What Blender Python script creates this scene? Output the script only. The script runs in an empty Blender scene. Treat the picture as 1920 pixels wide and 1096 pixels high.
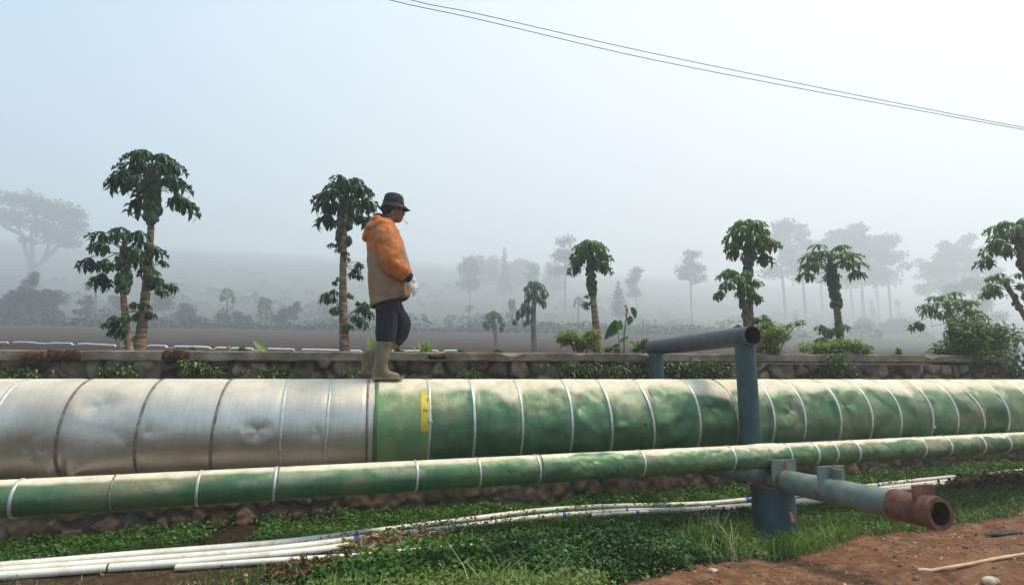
import bpy, math, random
import numpy as np
from mathutils import Vector, Matrix, noise as mn
R = math.radians; PI = math.pi
sc = bpy.context.scene; COL = sc.collection
rng = np.random.default_rng(7); random.seed(7)

# ------------------------------------------------------------------ camera
FPX = 1050.0; TILT = math.atan(165/1050.0); YAW = R(13.5)
cd = bpy.data.cameras.new('camera'); cam = bpy.data.objects.new('camera', cd); COL.objects.link(cam)
cd.sensor_width = 36; cd.lens = 36*FPX/1920; cd.clip_end = 2000; cd.clip_start = 0.05
cam.location = (0, 0, 0); cam.rotation_euler = (PI/2+TILT, 0, -YAW); sc.camera = cam
FH = np.array([math.sin(YAW), math.cos(YAW), 0]); RH = np.array([math.cos(YAW), -math.sin(YAW), 0]); ZH = np.array([0, 0, 1.0])

def ray(x, y):
    u = x-960; v = 548-y
    return (FPX*math.cos(TILT)-v*math.sin(TILT))*FH + u*RH + (FPX*math.sin(TILT)+v*math.cos(TILT))*ZH
def P(x, y, F=None, Y=None, z=None):
    r = ray(x, y)
    if F is not None: s = F/(r@FH)
    elif Y is not None: s = Y/r[1]
    else: s = z/r[2]
    return r*s

# ------------------------------------------------------------------ noise
def hash2(i, j, s):
    n = (i.astype(np.int64)*374761393 + j.astype(np.int64)*668265263 + s*1442695041) & 0xffffffff
    n = ((n ^ (n >> 13))*1274126177) & 0xffffffff
    n = n ^ (n >> 16)
    return (n & 0xffff)/65535.0
def vn(x, y, s=0):
    x = np.asarray(x, float); y = np.asarray(y, float)
    i = np.floor(x); j = np.floor(y); fx = x-i; fy = y-j
    fx = fx*fx*(3-2*fx); fy = fy*fy*(3-2*fy)
    a = hash2(i, j, s); b = hash2(i+1, j, s); c = hash2(i, j+1, s); d = hash2(i+1, j+1, s)
    return a*(1-fx)*(1-fy)+b*fx*(1-fy)+c*(1-fx)*fy+d*fx*fy
def tri(x, y, s=0):
    """faceted noise: flat triangles with sharp creases between them"""
    x = np.asarray(x, float)+0*np.asarray(y, float); y = np.asarray(y, float)+0*x
    i = np.floor(x); j = np.floor(y); fx = x-i; fy = y-j
    a = hash2(i, j, s); b = hash2(i+1, j, s); c = hash2(i, j+1, s); d = hash2(i+1, j+1, s)
    flip = hash2(i, j, s+7) > .5
    lo = np.where(fx > fy, a+(b-a)*fx+(d-b)*fy, a+(c-a)*fy+(d-c)*fx)
    hi = np.where(fx+fy < 1, a+(b-a)*fx+(c-a)*fy, d+(c-d)*(1-fx)+(b-d)*(1-fy))
    return np.where(flip, lo, hi)
def fbm(x, y, s=0, o=4):
    t = 0; a = .5; n = 0
    for k in range(o):
        t = t+a*vn(np.asarray(x)*2**k, np.asarray(y)*2**k, s+k*17); n += a; a *= .5
    return t/n
def ss(a, b, x):
    t = np.clip((np.asarray(x, float)-a)/(b-a), 0, 1); return t*t*(3-2*t)

# ------------------------------------------------------------------ object helpers
def tag(o, label=None, cat=None, group=None, kind=None):
    if label: o['label'] = label
    if cat: o['category'] = cat
    if group: o['group'] = group
    if kind: o['kind'] = kind
    return o
def empty(name, loc, label, cat, group=None):
    o = bpy.data.objects.new(name, None); COL.objects.link(o); o.location = tuple(loc); o.empty_display_size = .1
    bpy.context.view_layer.update()
    return tag(o, label, cat, group)
def link(name, me, parent=None):
    o = bpy.data.objects.new(name, me); COL.objects.link(o)
    if parent is not None:
        o.parent = parent
        m = Matrix.Identity(4); q = parent
        while q is not None: m = q.matrix_basis if q.parent is None else m; q = q.parent
        o.matrix_parent_inverse = (parent.matrix_basis.inverted() if parent.parent is None else Matrix.Identity(4))
        if parent.parent is not None: o.matrix_parent_inverse = Matrix.Identity(4) @ (parent.matrix_parent_inverse @ parent.matrix_basis).inverted() @ parent.parent.matrix_basis.inverted()
    return o
def mesh_np(name, V, Fc, mats, parent=None, attrs=None, smooth=True, matidx=None):
    """V (n,3), Fc (m,k) array of equal sized faces or list of lists; vertices in world space"""
    me = bpy.data.meshes.new(name)
    V = np.asarray(V, float)
    if isinstance(Fc, np.ndarray):
        m, k = Fc.shape
        me.vertices.add(len(V)); me.vertices.foreach_set('co', V.astype(np.float32).ravel())
        me.loops.add(m*k); me.loops.foreach_set('vertex_index', Fc.astype(np.int32).ravel())
        me.polygons.add(m)
        me.polygons.foreach_set('loop_start', np.arange(0, m*k, k, dtype=np.int32))
        me.polygons.foreach_set('loop_total', np.full(m, k, dtype=np.int32))
    else:
        me.from_pydata([tuple(v) for v in V], [], [list(map(int, f)) for f in Fc])
    me.update(calc_edges=True)
    if smooth: me.polygons.foreach_set('use_smooth', np.ones(len(me.polygons), dtype=bool))
    if matidx is not None: me.polygons.foreach_set('material_index', np.asarray(matidx, dtype=np.int32))
    for m_ in (mats if isinstance(mats, (list, tuple)) else [mats]): me.materials.append(m_)
    for k_, a in (attrs or {}).items():
        a = np.asarray(a, np.float32)
        if a.ndim == 1:
            at = me.attributes.new(k_, 'FLOAT', 'POINT'); at.data.foreach_set('value', a)
        else:
            at = me.attributes.new(k_, 'FLOAT_COLOR', 'POINT')
            c = np.ones((len(a), 4), np.float32); c[:, :3] = a[:, :3]; at.data.foreach_set('color', c.ravel())
    me.validate(); me.update()
    return link(name, me, parent)

class MB:
    def __init__(s): s.v = []; s.f = []; s.m = []; s.t = []
    def add(s, V, Fc, mi=0, t=.5):
        o = len(s.v); s.v += [tuple(p) for p in V]; s.f += [[i+o for i in f] for f in Fc]; s.m += [mi]*len(Fc); s.t += [t]*len(V)
    def tube(s, pts, rad, n=12, cap=True, mi=0, t=.5):
        pts = [Vector(p) for p in pts]
        if not hasattr(rad, '__len__'): rad = [rad]*len(pts)
        V = []; prev = None
        for i, p in enumerate(pts):
            d = (pts[min(i+1, len(pts)-1)]-pts[max(i-1, 0)]).normalized()
            if prev is None:
                a = d.cross(Vector((0, 0, 1)));
                if a.length < .1: a = d.cross(Vector((0, 1, 0)))
                a.normalize()
            else:
                a = (prev-d*prev.dot(d)).normalized()
            prev = a; b = d.cross(a)
            for k in range(n):
                an = 2*PI*k/n; V.append(p+(a*math.cos(an)+b*math.sin(an))*rad[i])
        Fc = [[i*n+k, i*n+(k+1) % n, (i+1)*n+(k+1) % n, (i+1)*n+k] for i in range(len(pts)-1) for k in range(n)]
        if cap: Fc += [list(range(n))[::-1], [(len(pts)-1)*n+k for k in range(n)]]
        s.add(V, Fc, mi, t)
    def pipe(s, a, b, r, th, n=40, mi=0, mi2=None, segs=1):
        """hollow pipe with open ends"""
        a = Vector(a); b = Vector(b); d = (b-a).normalized(); x = d.cross(Vector((0, 0, 1)))
        if x.length < .1: x = d.cross(Vector((0, 1, 0)))
        x.normalize(); y = d.cross(x)
        prof = [(0, r-th), (0, r)]+[(j/segs, r) for j in range(1, segs+1)]+[(1, r-th)]
        L = (b-a).length
        V = [a+d*(t*L)+(x*math.cos(2*PI*k/n)+y*math.sin(2*PI*k/n))*rr for t, rr in prof for k in range(n)]
        m = len(prof); Fc = []; 
        for i in range(m-1):
            for k in range(n): Fc.append([i*n+k, i*n+(k+1) % n, (i+1)*n+(k+1) % n, (i+1)*n+k])
        s.add(V, Fc, mi)
        s.add([V[k] for k in range(n)]+[V[(m-1)*n+k] for k in range(n)], [[k, n+k, n+(k+1) % n, (k+1) % n] for k in range(n)], mi if mi2 is None else mi2)
    def box(s, c, h, rot=None, mi=0):
        c = Vector(c); V = []
        for sx in (-1, 1):
            for sy in (-1, 1):
                for sz in (-1, 1):
                    p = Vector((sx*h[0], sy*h[1], sz*h[2]))
                    if rot is not None: p = rot @ p
                    V.append(c+p)
        s.add(V, [[0, 1, 3, 2], [4, 6, 7, 5], [0, 4, 5, 1], [2, 3, 7, 6], [0, 2, 6, 4], [1, 5, 7, 3]], mi)
    def ell(s, c, r, n=14, m=9, rot=None, mi=0, t=.5):
        c = Vector(c)
        if not hasattr(r, '__len__'): r = (r, r, r)
        V = [Vector((0, 0, -r[2]))]
        for i in range(1, m):
            ph = -PI/2+PI*i/m
            for k in range(n):
                V.append(Vector((r[0]*math.cos(ph)*math.cos(2*PI*k/n), r[1]*math.cos(ph)*math.sin(2*PI*k/n), r[2]*math.sin(ph))))
        V.append(Vector((0, 0, r[2])))
        if rot is not None: V = [rot @ p for p in V]
        V = [p+c for p in V]
        Fc = [[0, 1+(k+1) % n, 1+k] for k in range(n)]
        for i in range(m-2):
            for k in range(n): Fc.append([1+i*n+k, 1+i*n+(k+1) % n, 1+(i+1)*n+(k+1) % n, 1+(i+1)*n+k])
        L = 1+(m-2)*n
        Fc += [[L+k, L+(k+1) % n, L+n] for k in range(n)]
        s.add(V, Fc, mi, t)
    def loft(s, rings, cap=True, mi=0, t=.5):
        n = len(rings[0]); V = [p for r in rings for p in r]
        Fc = [[i*n+k, i*n+(k+1) % n, (i+1)*n+(k+1) % n, (i+1)*n+k] for i in range(len(rings)-1) for k in range(n)]
        if cap: Fc += [list(range(n))[::-1], [(len(rings)-1)*n+k for k in range(n)]]
        s.add(V, Fc, mi, t)
    def build(s, name, mats, parent=None, smooth=True, attrs=None, bevel=0, auto=None):
        a = {'tint': np.array(s.t)}; a.update(attrs or {})
        o = mesh_np(name, np.array([tuple(p) for p in s.v]), s.f, mats, parent, a, smooth, s.m)
        if bevel:
            b = o.modifiers.new('bevel', 'BEVEL'); b.width = bevel; b.segments = 2; b.limit_method = 'ANGLE'
        if smooth:
            try: o.data.set_sharp_from_angle(angle=R(auto or 40))
            except Exception: pass
        return o
def remeshed(mb, name, mats, voxel, parent=None, smooth_it=4, disp=None, matfn=None, attrs=None):
    """one continuous skin over overlapping pieces"""
    me = bpy.data.meshes.new('tmp'); me.from_pydata([tuple(v) for v in mb.v], [], mb.f); me.update()
    import bmesh
    bm = bmesh.new(); bm.from_mesh(me); bmesh.ops.recalc_face_normals(bm, faces=bm.faces); bm.to_mesh(me); bm.free()
    o = bpy.data.objects.new('tmp', me); COL.objects.link(o)
    m = o.modifiers.new('r', 'REMESH'); m.mode = 'VOXEL'; m.voxel_size = voxel
    if smooth_it:
        q = o.modifiers.new('s', 'SMOOTH'); q.factor = .5; q.iterations = smooth_it
    dg = bpy.context.evaluated_depsgraph_get(); dg.update()
    me2 = bpy.data.meshes.new_from_object(o.evaluated_get(dg))
    V = np.zeros(len(me2.vertices)*3, np.float32); me2.vertices.foreach_get('co', V); V = V.reshape(-1, 3)
    N = np.zeros(len(me2.vertices)*3, np.float32); me2.vertices.foreach_get('normal', N); N = N.reshape(-1, 3)
    if disp is not None: V = V+N*disp(V, N)[:, None]
    Fc = [list(p.vertices) for p in me2.polygons]
    bpy.data.objects.remove(o, do_unlink=True)
    cen = np.array([V[f].mean(0) for f in Fc])
    mi = matfn(cen) if matfn is not None else None
    return mesh_np(name, V, Fc, mats, parent, attrs(V) if attrs else None, True, mi)

# ------------------------------------------------------------------ materials
class NT:
    def __init__(s, name):
        s.m = bpy.data.materials.new(name); s.m.use_nodes = True; s.t = s.m.node_tree; s.b = s.t.nodes['Principled BSDF']
        s.b.inputs['Specular IOR Level'].default_value = .3
    def n(s, ty, **k):
        q = s.t.nodes.new(ty)
        for a, v in k.items(): setattr(q, a, v)
        return q
    def l(s, a, b): s.t.links.new(a, b)
    def noise(s, scale, detail=6, stretch=(1, 1, 1), rough=.6):
        tc = s.n('ShaderNodeTexCoord'); mp = s.n('ShaderNodeMapping'); mp.inputs['Scale'].default_value = stretch
        s.l(tc.outputs['Object'], mp.inputs['Vector'])
        q = s.n('ShaderNodeTexNoise'); q.inputs['Scale'].default_value = scale; q.inputs['Detail'].default_value = detail; q.inputs['Roughness'].default_value = rough
        s.l(mp.outputs[0], q.inputs['Vector']); return q.outputs['Fac']
    def ramp(s, fac, stops):
        q = s.n('ShaderNodeValToRGB'); e = q.color_ramp.elements
        while len(e) < len(stops): e.new(.5)
        for i, (p, c) in enumerate(stops): e[i].position = p; e[i].color = (c[0], c[1], c[2], 1)
        s.l(fac, q.inputs['Fac']); return q.outputs['Color']
    def attr(s, name, col=False):
        q = s.n('ShaderNodeAttribute'); q.attribute_name = name; return q.outputs['Color' if col else 'Fac']
    def mix(s, fac, a, b, mode='MIX'):
        q = s.n('ShaderNodeMix', data_type='RGBA', blend_type=mode)
        for sock, v in ((q.inputs[0], fac), (q.inputs[6], a), (q.inputs[7], b)):
            if isinstance(v, (int, float)): sock.default_value = v
            elif isinstance(v, tuple): sock.default_value = (v[0], v[1], v[2], 1)
            else: s.l(v, sock)
        return q.outputs[2]
    def math(s, op, a, b=0.0):
        q = s.n('ShaderNodeMath', operation=op)
        for i, v in enumerate((a, b)):
            if isinstance(v, (int, float)): q.inputs[i].default_value = v
            else: s.l(v, q.inputs[i])
        return q.outputs[0]
    def bump(s, h, strength=.3, dist=.01):
        q = s.n('ShaderNodeBump'); q.inputs['Strength'].default_value = strength; q.inputs['Distance'].default_value = dist
        s.l(h, q.inputs['Height']); s.l(q.outputs[0], s.b.inputs['Normal'])
    def set(s, **k):
        for a, v in k.items():
            i = s.b.inputs[{'col': 'Base Color', 'rough': 'Roughness', 'metal': 'Metallic', 'spec': 'Specular IOR Level'}[a]]
            if isinstance(v, (int, float)): i.default_value = v
            elif isinstance(v, tuple): i.default_value = (v[0], v[1], v[2], 1)
            else: s.l(v, i)
        return s
def nm(name, stops, scale=8, rough=.8, bump=.3, bd=.01, detail=6, stretch=(1, 1, 1), metal=0, spec=.3, bscale=None):
    t = NT(name); f = t.noise(scale, detail, stretch)
    if len(stops) == 2 and not isinstance(stops[0][1], tuple): stops = [(.3, stops[0]), (.7, stops[1])]
    t.set(col=t.ramp(f, stops), rough=rough, metal=metal, spec=spec)
    if bump: t.bump(f if bscale is None else t.noise(bscale, detail, stretch), bump, bd)
    return t.m
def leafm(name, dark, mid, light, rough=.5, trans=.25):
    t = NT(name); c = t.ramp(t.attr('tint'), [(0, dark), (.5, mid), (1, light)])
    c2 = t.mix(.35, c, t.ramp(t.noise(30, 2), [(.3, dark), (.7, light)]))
    t.set(col=c2, rough=rough, spec=.35)
    tr = t.n('ShaderNodeBsdfTranslucent'); t.l(c2, tr.inputs['Color'])
    mx = t.n('ShaderNodeMixShader'); mx.inputs[0].default_value = trans
    out = t.t.nodes['Material Output']; t.l(t.b.outputs[0], mx.inputs[1]); t.l(tr.outputs[0], mx.inputs[2]); t.l(mx.outputs[0], out.inputs['Surface'])
    return t.m

M = {}
M['papaya_leaf'] = leafm('papaya_leaf', (.008, .03, .012), (.016, .06, .018), (.045, .13, .03), .42, .2)
M['papaya_leaf_light'] = leafm('papaya_leaf_light', (.012, .04, .012), (.045, .13, .025), (.17, .33, .06), .42, .25)
M['hill_leaf'] = leafm('hill_leaf', (.010, .016, .012), (.02, .03, .019), (.04, .055, .035), .7, .1)
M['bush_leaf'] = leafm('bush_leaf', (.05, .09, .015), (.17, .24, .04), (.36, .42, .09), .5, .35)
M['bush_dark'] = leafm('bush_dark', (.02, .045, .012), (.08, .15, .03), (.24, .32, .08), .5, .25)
M['weed'] = leafm('weed', (.018, .055, .010), (.065, .19, .022), (.18, .36, .05), .5, .3)
M['weed_dark'] = leafm('weed_dark', (.012, .038, .010), (.035, .11, .02), (.10, .23, .04), .5, .25)
M['weed_pale'] = leafm('weed_pale', (.07, .11, .02), (.17, .25, .06), (.34, .40, .13), .55, .3)
M['grass'] = leafm('grass', (.04, .10, .012), (.12, .28, .03), (.32, .46, .09), .5, .3)
M['grass_pale'] = leafm('grass_pale', (.10, .16, .03), (.25, .33, .09), (.45, .46, .20), .5, .3)
M['dry_leaf'] = leafm('dry_leaf', (.10, .065, .035), (.32, .22, .11), (.58, .44, .25), .7, .15)
M['red_leaf'] = leafm('red_leaf', (.03, .012, .008), (.10, .04, .02), (.22, .10, .05), .7, .1)
M['old_leaf'] = leafm('old_leaf', (.10, .05, .015), (.25, .13, .03), (.40, .26, .06), .6, .3)
M['trunk'] = nm('papaya_bark', [(.34, (.08, .045, .026)), (.5, (.19, .12, .072)), (.66, (.36, .26, .165))], 5, .85, .8, .02, 6, (1, 1, 6))
M['trunk_red'] = nm('papaya_bark_reddish', [(.3, (.07, .035, .022)), (.5, (.16, .085, .05)), (.72, (.26, .17, .11))], 9, .85, .6, .02, 6, (1, 1, 5))
M['fartrunk'] = nm('far_bark', ((.10, .08, .07), (.2, .17, .15)), 6, .9, .3)
M['fruit'] = nm('papaya_fruit_skin', ((.012, .035, .014), (.05, .115, .04)), 14, .4, .2)
M['stem'] = nm('petiole_green', ((.06, .12, .04), (.14, .2, .08)), 10, .6, 0)

# ------------------------------------------------------------------ world, sun, haze
w = bpy.data.worlds.new('World'); sc.world = w; w.use_nodes = True; nt = w.node_tree
bg = nt.nodes['Background']
SUN_EL = R(62); SUN_AZ = R(96)      # azimuth measured from +Y towards +X
sky = nt.nodes.new('ShaderNodeTexSky'); sky.sky_type = 'NISHITA'; sky.sun_disc = False
sky.sun_elevation = SUN_EL; sky.sun_rotation = SUN_AZ; sky.dust_density = 3
tc = nt.nodes.new('ShaderNodeTexCoord'); 
dot = nt.nodes.new('ShaderNodeVectorMath'); dot.operation = 'DOT_PRODUCT'
dot.inputs[1].default_value = (.97, .25, .1)
nt.links.new(tc.outputs['Generated'], dot.inputs[0])
nz = nt.nodes.new('ShaderNodeTexNoise'); nz.inputs['Scale'].default_value = 1.6; nz.inputs['Detail'].default_value = 4
nt.links.new(tc.outputs['Generated'], nz.inputs['Vector'])
ad = nt.nodes.new('ShaderNodeMath'); ad.operation = 'MULTIPLY_ADD'; ad.inputs[1].default_value = .35; ad.inputs[2].default_value = -.17
nt.links.new(nz.outputs['Fac'], ad.inputs[0])
a2 = nt.nodes.new('ShaderNodeMath'); a2.operation = 'ADD'; nt.links.new(dot.outputs['Value'], a2.inputs[0]); nt.links.new(ad.outputs[0], a2.inputs[1])
mr = nt.nodes.new('ShaderNodeMapRange'); mr.inputs['From Min'].default_value = -.8; mr.inputs['From Max'].default_value = .95
nt.links.new(a2.outputs[0], mr.inputs['Value'])
cr = nt.nodes.new('ShaderNodeValToRGB'); e = cr.color_ramp.elements
CLOUD = [(0, (7, 9, 10.6)), (.30, (1.3, 6.2, 12)), (.55, (6.6, 9.4, 11.3)), (.78, (8.8, 9.4, 9.6)), (1, (9.2, 9.3, 8.7))]
while len(e) < 5: e.new(.5)
for i, (p, c) in enumerate(CLOUD): e[i].position = p; e[i].color = (*[k/12 for k in c], 1)
nt.links.new(mr.outputs[0], cr.inputs['Fac'])
sclc = nt.nodes.new('ShaderNodeVectorMath'); sclc.operation = 'SCALE'; sclc.inputs['Scale'].default_value = 12.0
nt.links.new(cr.outputs['Color'], sclc.inputs[0])
mx = nt.nodes.new('ShaderNodeMix'); mx.data_type = 'RGBA'; mx.inputs[0].default_value = .9
nt.links.new(sky.outputs[0], mx.inputs[6]); nt.links.new(sclc.outputs[0], mx.inputs[7]); nt.links.new(mx.outputs[2], bg.inputs['Color'])
bg.inputs['Strength'].default_value = .05
sl = bpy.data.lights.new('sun', 'SUN'); sl.energy = 4.0; sl.angle = R(12); sl.color = (1, .89, .73)
so = bpy.data.objects.new('sun', sl); COL.objects.link(so)
sd = Vector((math.sin(SUN_AZ)*math.cos(SUN_EL), math.cos(SUN_AZ)*math.cos(SUN_EL), math.sin(SUN_EL)))
so.rotation_euler = sd.to_track_quat('Z', 'Y').to_euler(); so.location = sd*30

HAZE = 0.0049; HTOP = 150
hb = MB(); hb.box((290, 300, (HTOP-4)/2), (760, 370, (HTOP+4)/2))
hm = bpy.data.materials.new('haze'); hm.use_nodes = True; ht = hm.node_tree; ht.nodes.clear()
ho = ht.nodes.new('ShaderNodeOutputMaterial'); hv = ht.nodes.new('ShaderNodeVolumePrincipled')
hv.inputs['Color'].default_value = (.89, .945, 1.0, 1); hv.inputs['Density'].default_value = HAZE; hv.inputs['Anisotropy'].default_value = .35
ht.links.new(hv.outputs[0], ho.inputs['Volume'])
hz = hb.build('haze', hm, smooth=False); tag(hz, kind='stuff', label='pale blue grey morning fog filling the air over the field', cat='fog')

# ------------------------------------------------------------------ terrain
def fieldz(X, Y):
    X = np.asarray(X, float); Y = np.asarray(Y, float); d = np.maximum(Y-6.5, 0)
    dd = np.minimum(d, 74); z = .22+.052*dd+.0005*dd*dd+.126*(d-dd)
    h = np.maximum(Y-78-.12*X, 0)
    hill = .105*h*ss(0, 300, h)
    st = 2.4; q = (hill+.126*h)/st; fr = q-np.floor(q)
    ter = (np.floor(q)+ss(.5, 1, fr))*st-.126*h
    hill = np.where(h > 0, hill*.25+ter*.75*ss(0, 30, h)+hill*.75*(1-ss(0, 30, h)), 0)+(fbm(X*.012, Y*.012, 5, 2)-.5)*2.5*ss(30, 160, h)
    return z+hill+(fbm(X*.3, Y*.3, 3)-.5)*.18*ss(1, 8, d)*(1-.5*ss(30, 60, d))
def hit(x, y, f0=7.0, f1=330):
    r = ray(x, y); r = r/(r@FH); last = f0
    F = np.linspace(f0, f1, 6000); pts = F[:, None]*r[None]
    under = pts[:, 2] < fieldz(pts[:, 0], pts[:, 1])
    under &= pts[:, 1] > 6.8
    k = np.argmax(under) if under.any() else 5999
    return pts[k]
ys = np.concatenate([np.linspace(6.75, 30, 150), np.linspace(30.4, 90, 110), np.linspace(91, 345, 190), np.linspace(349, 655, 90)])
xs = np.concatenate([np.linspace(-440, -41, 90), np.linspace(-40, 70, 221), np.linspace(73, 1000, 200)])
XX, YY = np.meshgrid(xs, ys); ZZ = fieldz(XX, YY)
V = np.stack([XX.ravel(), YY.ravel(), ZZ.ravel()], 1)
nx, ny = len(xs), len(ys)
def gridf(nx, ny):
    i = np.arange(nx-1)[None]+np.arange(ny-1)[:, None]*nx; i = i.ravel()
    return np.stack([i, i+1, i+1+nx, i+nx], 1)
t = NT('field_soil')
furrow = t.n('ShaderNodeTexWave', wave_type='BANDS'); furrow.inputs['Scale'].default_value = .42; furrow.inputs['Distortion'].default_value = 1.2; furrow.inputs['Detail'].default_value = 2
tcn = t.n('ShaderNodeTexCoord'); mpn = t.n('ShaderNodeMapping'); mpn.inputs['Rotation'].default_value = (0, 0, R(38)); t.l(tcn.outputs['Object'], mpn.inputs[0]); t.l(mpn.outputs[0], furrow.inputs['Vector'])
soil = t.ramp(t.noise(1.3, 8, (1, 1, 1), .75), [(.3, (.014, .006, .004)), (.55, (.036, .017, .011)), (.75, (.075, .04, .025))])
soil = t.mix(t.math('MULTIPLY', furrow.outputs['Fac'], .35), soil, (.075, .043, .03))
green = t.ramp(t.noise(.25, 8, (1, 1, 3), .7), [(.3, (.022, .03, .017)), (.55, (.05, .062, .032)), (.75, (.11, .11, .07))])
t.set(col=t.mix(t.attr('veg'), soil, green), rough=.95, spec=.1)
t.bump(t.math('ADD', t.noise(3, 6), t.math('MULTIPLY', furrow.outputs['Fac'], .8)), .8, .12)
veg = ss(-3, 5, YY-78-.12*XX+6*(fbm(XX*.05, YY*.05, 9)-.5)).ravel()
veg = np.maximum(veg, (ss(.62, .70, fbm(XX*.25, YY*.25, 21))*.3).ravel())
veg = np.maximum(veg, (ss(14, 30, XX-.35*YY)*ss(30, 45, YY)*.9).ravel())
tag(mesh_np('field', V, gridf(nx, ny), t.m, attrs={'veg': veg}), kind='structure')

# verge ground in front of the wall
def wallbase(X): return np.interp(X, [-8, -3.3, -1, 1.8, 3.8, 8.9, 14], [-1.56, -1.5, -1.44, -1.39, -1.36, -1.17, -1.0])
SB = ([0.7, 1.45, 2.2, 3.13, 3.64, 4.77, 5.94, 9, 14], [3.1, 3.52, 3.82, 3.90, 4.10, 4.20, 4.30, 4.5, 4.8])
def soilmask(X, Y):
    e_ = np.interp(X, SB[0], SB[1])+.25*(fbm(X*3, Y*3, 33)-.5)
    return ss(.03, .16, e_-Y)*ss(.7, 1.1, X)
def gz(X, Y):
    X = np.asarray(X, float); Y = np.asarray(Y, float)
    fr = np.interp(X, [-8, -2, 1, 3, 5, 9, 14], [-1.24, -1.23, -1.25, -1.30, -1.25, -1.13, -1.0])
    k = ss(4.75, 5.6, Y)
    z = fr*(1-k)+wallbase(X)*k
    herb = .06*np.exp(-((X-1.55)/.75)**2-((Y-4.0)/.5)**2)
    sm = soilmask(X, Y)
    return z+herb+.07*sm*ss(0, 1, np.interp(X, SB[0], SB[1])-Y)+(fbm(X*1.7, Y*1.7, 2)-.5)*.07+(fbm(X*9, Y*9, 12)-.5)*(.015+.035*sm)
def G(x, y, dz=0.0):
    z = -1.3
    for _ in range(6):
        p = P(x, y, z=z); z = float(gz(p[0], p[1]))+dz
    return P(x, y, z=z)
xs = np.concatenate([np.linspace(-60, -6, 28), np.linspace(-5.9, 10, 500), np.linspace(10.5, 70, 40)])
ys = np.concatenate([np.linspace(-28, 1.8, 20), np.linspace(2.0, 6.5, 190)])
XX, YY = np.meshgrid(xs, ys); ZZ = gz(XX, YY)
sm = soilmask(XX, YY)
bare = ss(.52, .66, fbm(XX*1.4+3, YY*1.4, 41))*.8
leftsoil = ss(-.4, -1.2, XX)*ss(4.85, 4.55, YY)
t = NT('verge_soil')
c1 = t.ramp(t.noise(14, 8, rough=.7), [(.3, (.018, .014, .008)), (.5, (.045, .03, .018)), (.7, (.085, .06, .035))])
c2 = t.ramp(t.noise(7, 9, rough=.75), [(.30, (.09, .038, .02)), (.48, (.20, .095, .052)), (.60, (.29, .15, .085)), (.72, (.44, .26, .16))])
c3 = t.mix(t.attr('red'), c1, c2)
t.set(col=c3, rough=.95, spec=.12); t.bump(t.noise(26, 8, rough=.75), .9, .03)
tag(mesh_np('ground', np.stack([XX.ravel(), YY.ravel(), ZZ.ravel()], 1), gridf(len(xs), len(ys)), t.m, attrs={'red': np.maximum(sm, .25*leftsoil).ravel()}), kind='structure')

# ------------------------------------------------------------------ retaining wall
wall = empty('retaining_wall', (2, 6.6, -1.4), 'long low rubble stone retaining wall with a grey concrete coping behind the pipelines', 'wall')
x0, x1 = -5.5, 9.2
xs = np.arange(x0, x1, .018); zs = np.arange(-1.78, .235, .018)
XX, ZZ = np.meshgrid(xs, zs)
pr = []
for i in range(int((x1-x0)/.215)+2):
    for j in range(11): pr.append((x0+.215*(i+(j % 2)*.5)+rng.uniform(-.085, .085), -1.8+.195*j+rng.uniform(-.07, .07)))
pr = np.array(pr); q = np.stack([XX.ravel()+.05*(fbm(XX*5, ZZ*5, 4).ravel()-.5), ZZ.ravel()+.05*(fbm(XX*5, ZZ*5, 8).ravel()-.5)], 1)
F1 = np.full(len(q), 9.); F2 = np.full(len(q), 9.); I1 = np.zeros(len(q), int)
for k in range(len(pr)):
    sel = np.where(np.abs(q[:, 0]-pr[k, 0]) < .5)[0]
    d = np.hypot(*(q[sel]-pr[k]).T)
    b = d < F1[sel]; F2[sel] = np.where(b, F1[sel], np.minimum(F2[sel], d)); I1[sel] = np.where(b, k, I1[sel]); F1[sel] = np.minimum(F1[sel], d)
edge = F2-F1
st = ss(.008+.03*fbm(XX*2, ZZ*2, 19).ravel(), .045+.05*fbm(XX*2, ZZ*2, 19).ravel(), edge+.03*(fbm(XX*20, ZZ*20, 20).ravel()-.5))
big = fbm(XX*1.3, ZZ*1.3, 55).ravel()
hollow = ss(.56, .66, big)*(1-st)*.05
Yw = 6.40-.038*st*(1-.5*ss(-.55, -.95, ZZ.ravel()))+hollow-.03*(fbm(XX*12, ZZ*12, 6).ravel()-.5)*2-.03*(fbm(XX*3.7, ZZ*3.7, 66).ravel()-.5)*2+(rng.uniform(-.015, .015, len(pr)))[I1]*st
cb = rng.uniform(0, 1, len(pr))[I1]; hue = rng.uniform(0, 1, len(pr))[I1]
nn = fbm(XX*16, ZZ*16, 77).ravel(); n2 = fbm(XX*3, ZZ*3, 91).ravel()
low = ss(-.55, -.95, ZZ.ravel())
stone = (.08+.125*cb)[:, None]*np.stack([1.2+.1*hue, .90-.05*hue+0*cb, .70-.14*hue], 1)
stone = stone*(.6+.8*nn)[:, None]
big2 = fbm(XX*2.1, ZZ*2.6, 97).ravel(); redd = np.stack([.15+.13*big2+.03*cb, .078+.08*big2+.015*cb, .05+.055*big2], 1)*(.6+.8*nn)[:, None]
stone = stone*(1-.75*low[:, None])+redd*.75*low[:, None]
mort = np.array([.20, .155, .11])[None]*(.5+.8*nn)[:, None]
dirt = (np.array([.035, .018, .012])[None]*(1-low[:, None])+np.array([.15, .085, .055])[None]*low[:, None])*(.6+.8*nn)[:, None]
mm = np.maximum(ss(.45, .58, n2)[:, None], .6*low[:, None]*ss(.35, .5, n2)[:, None])
joint = mort*mm+dirt*(1-mm)
colr = joint*(1-st[:, None])+stone*st[:, None]
dk = (ss(.52, .62, fbm(XX*2.2+7, ZZ*4, 31).ravel())*ss(-.45, -.1, ZZ.ravel()))[:, None]*.85
colr = colr*(1-dk)+dirt*dk
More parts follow.
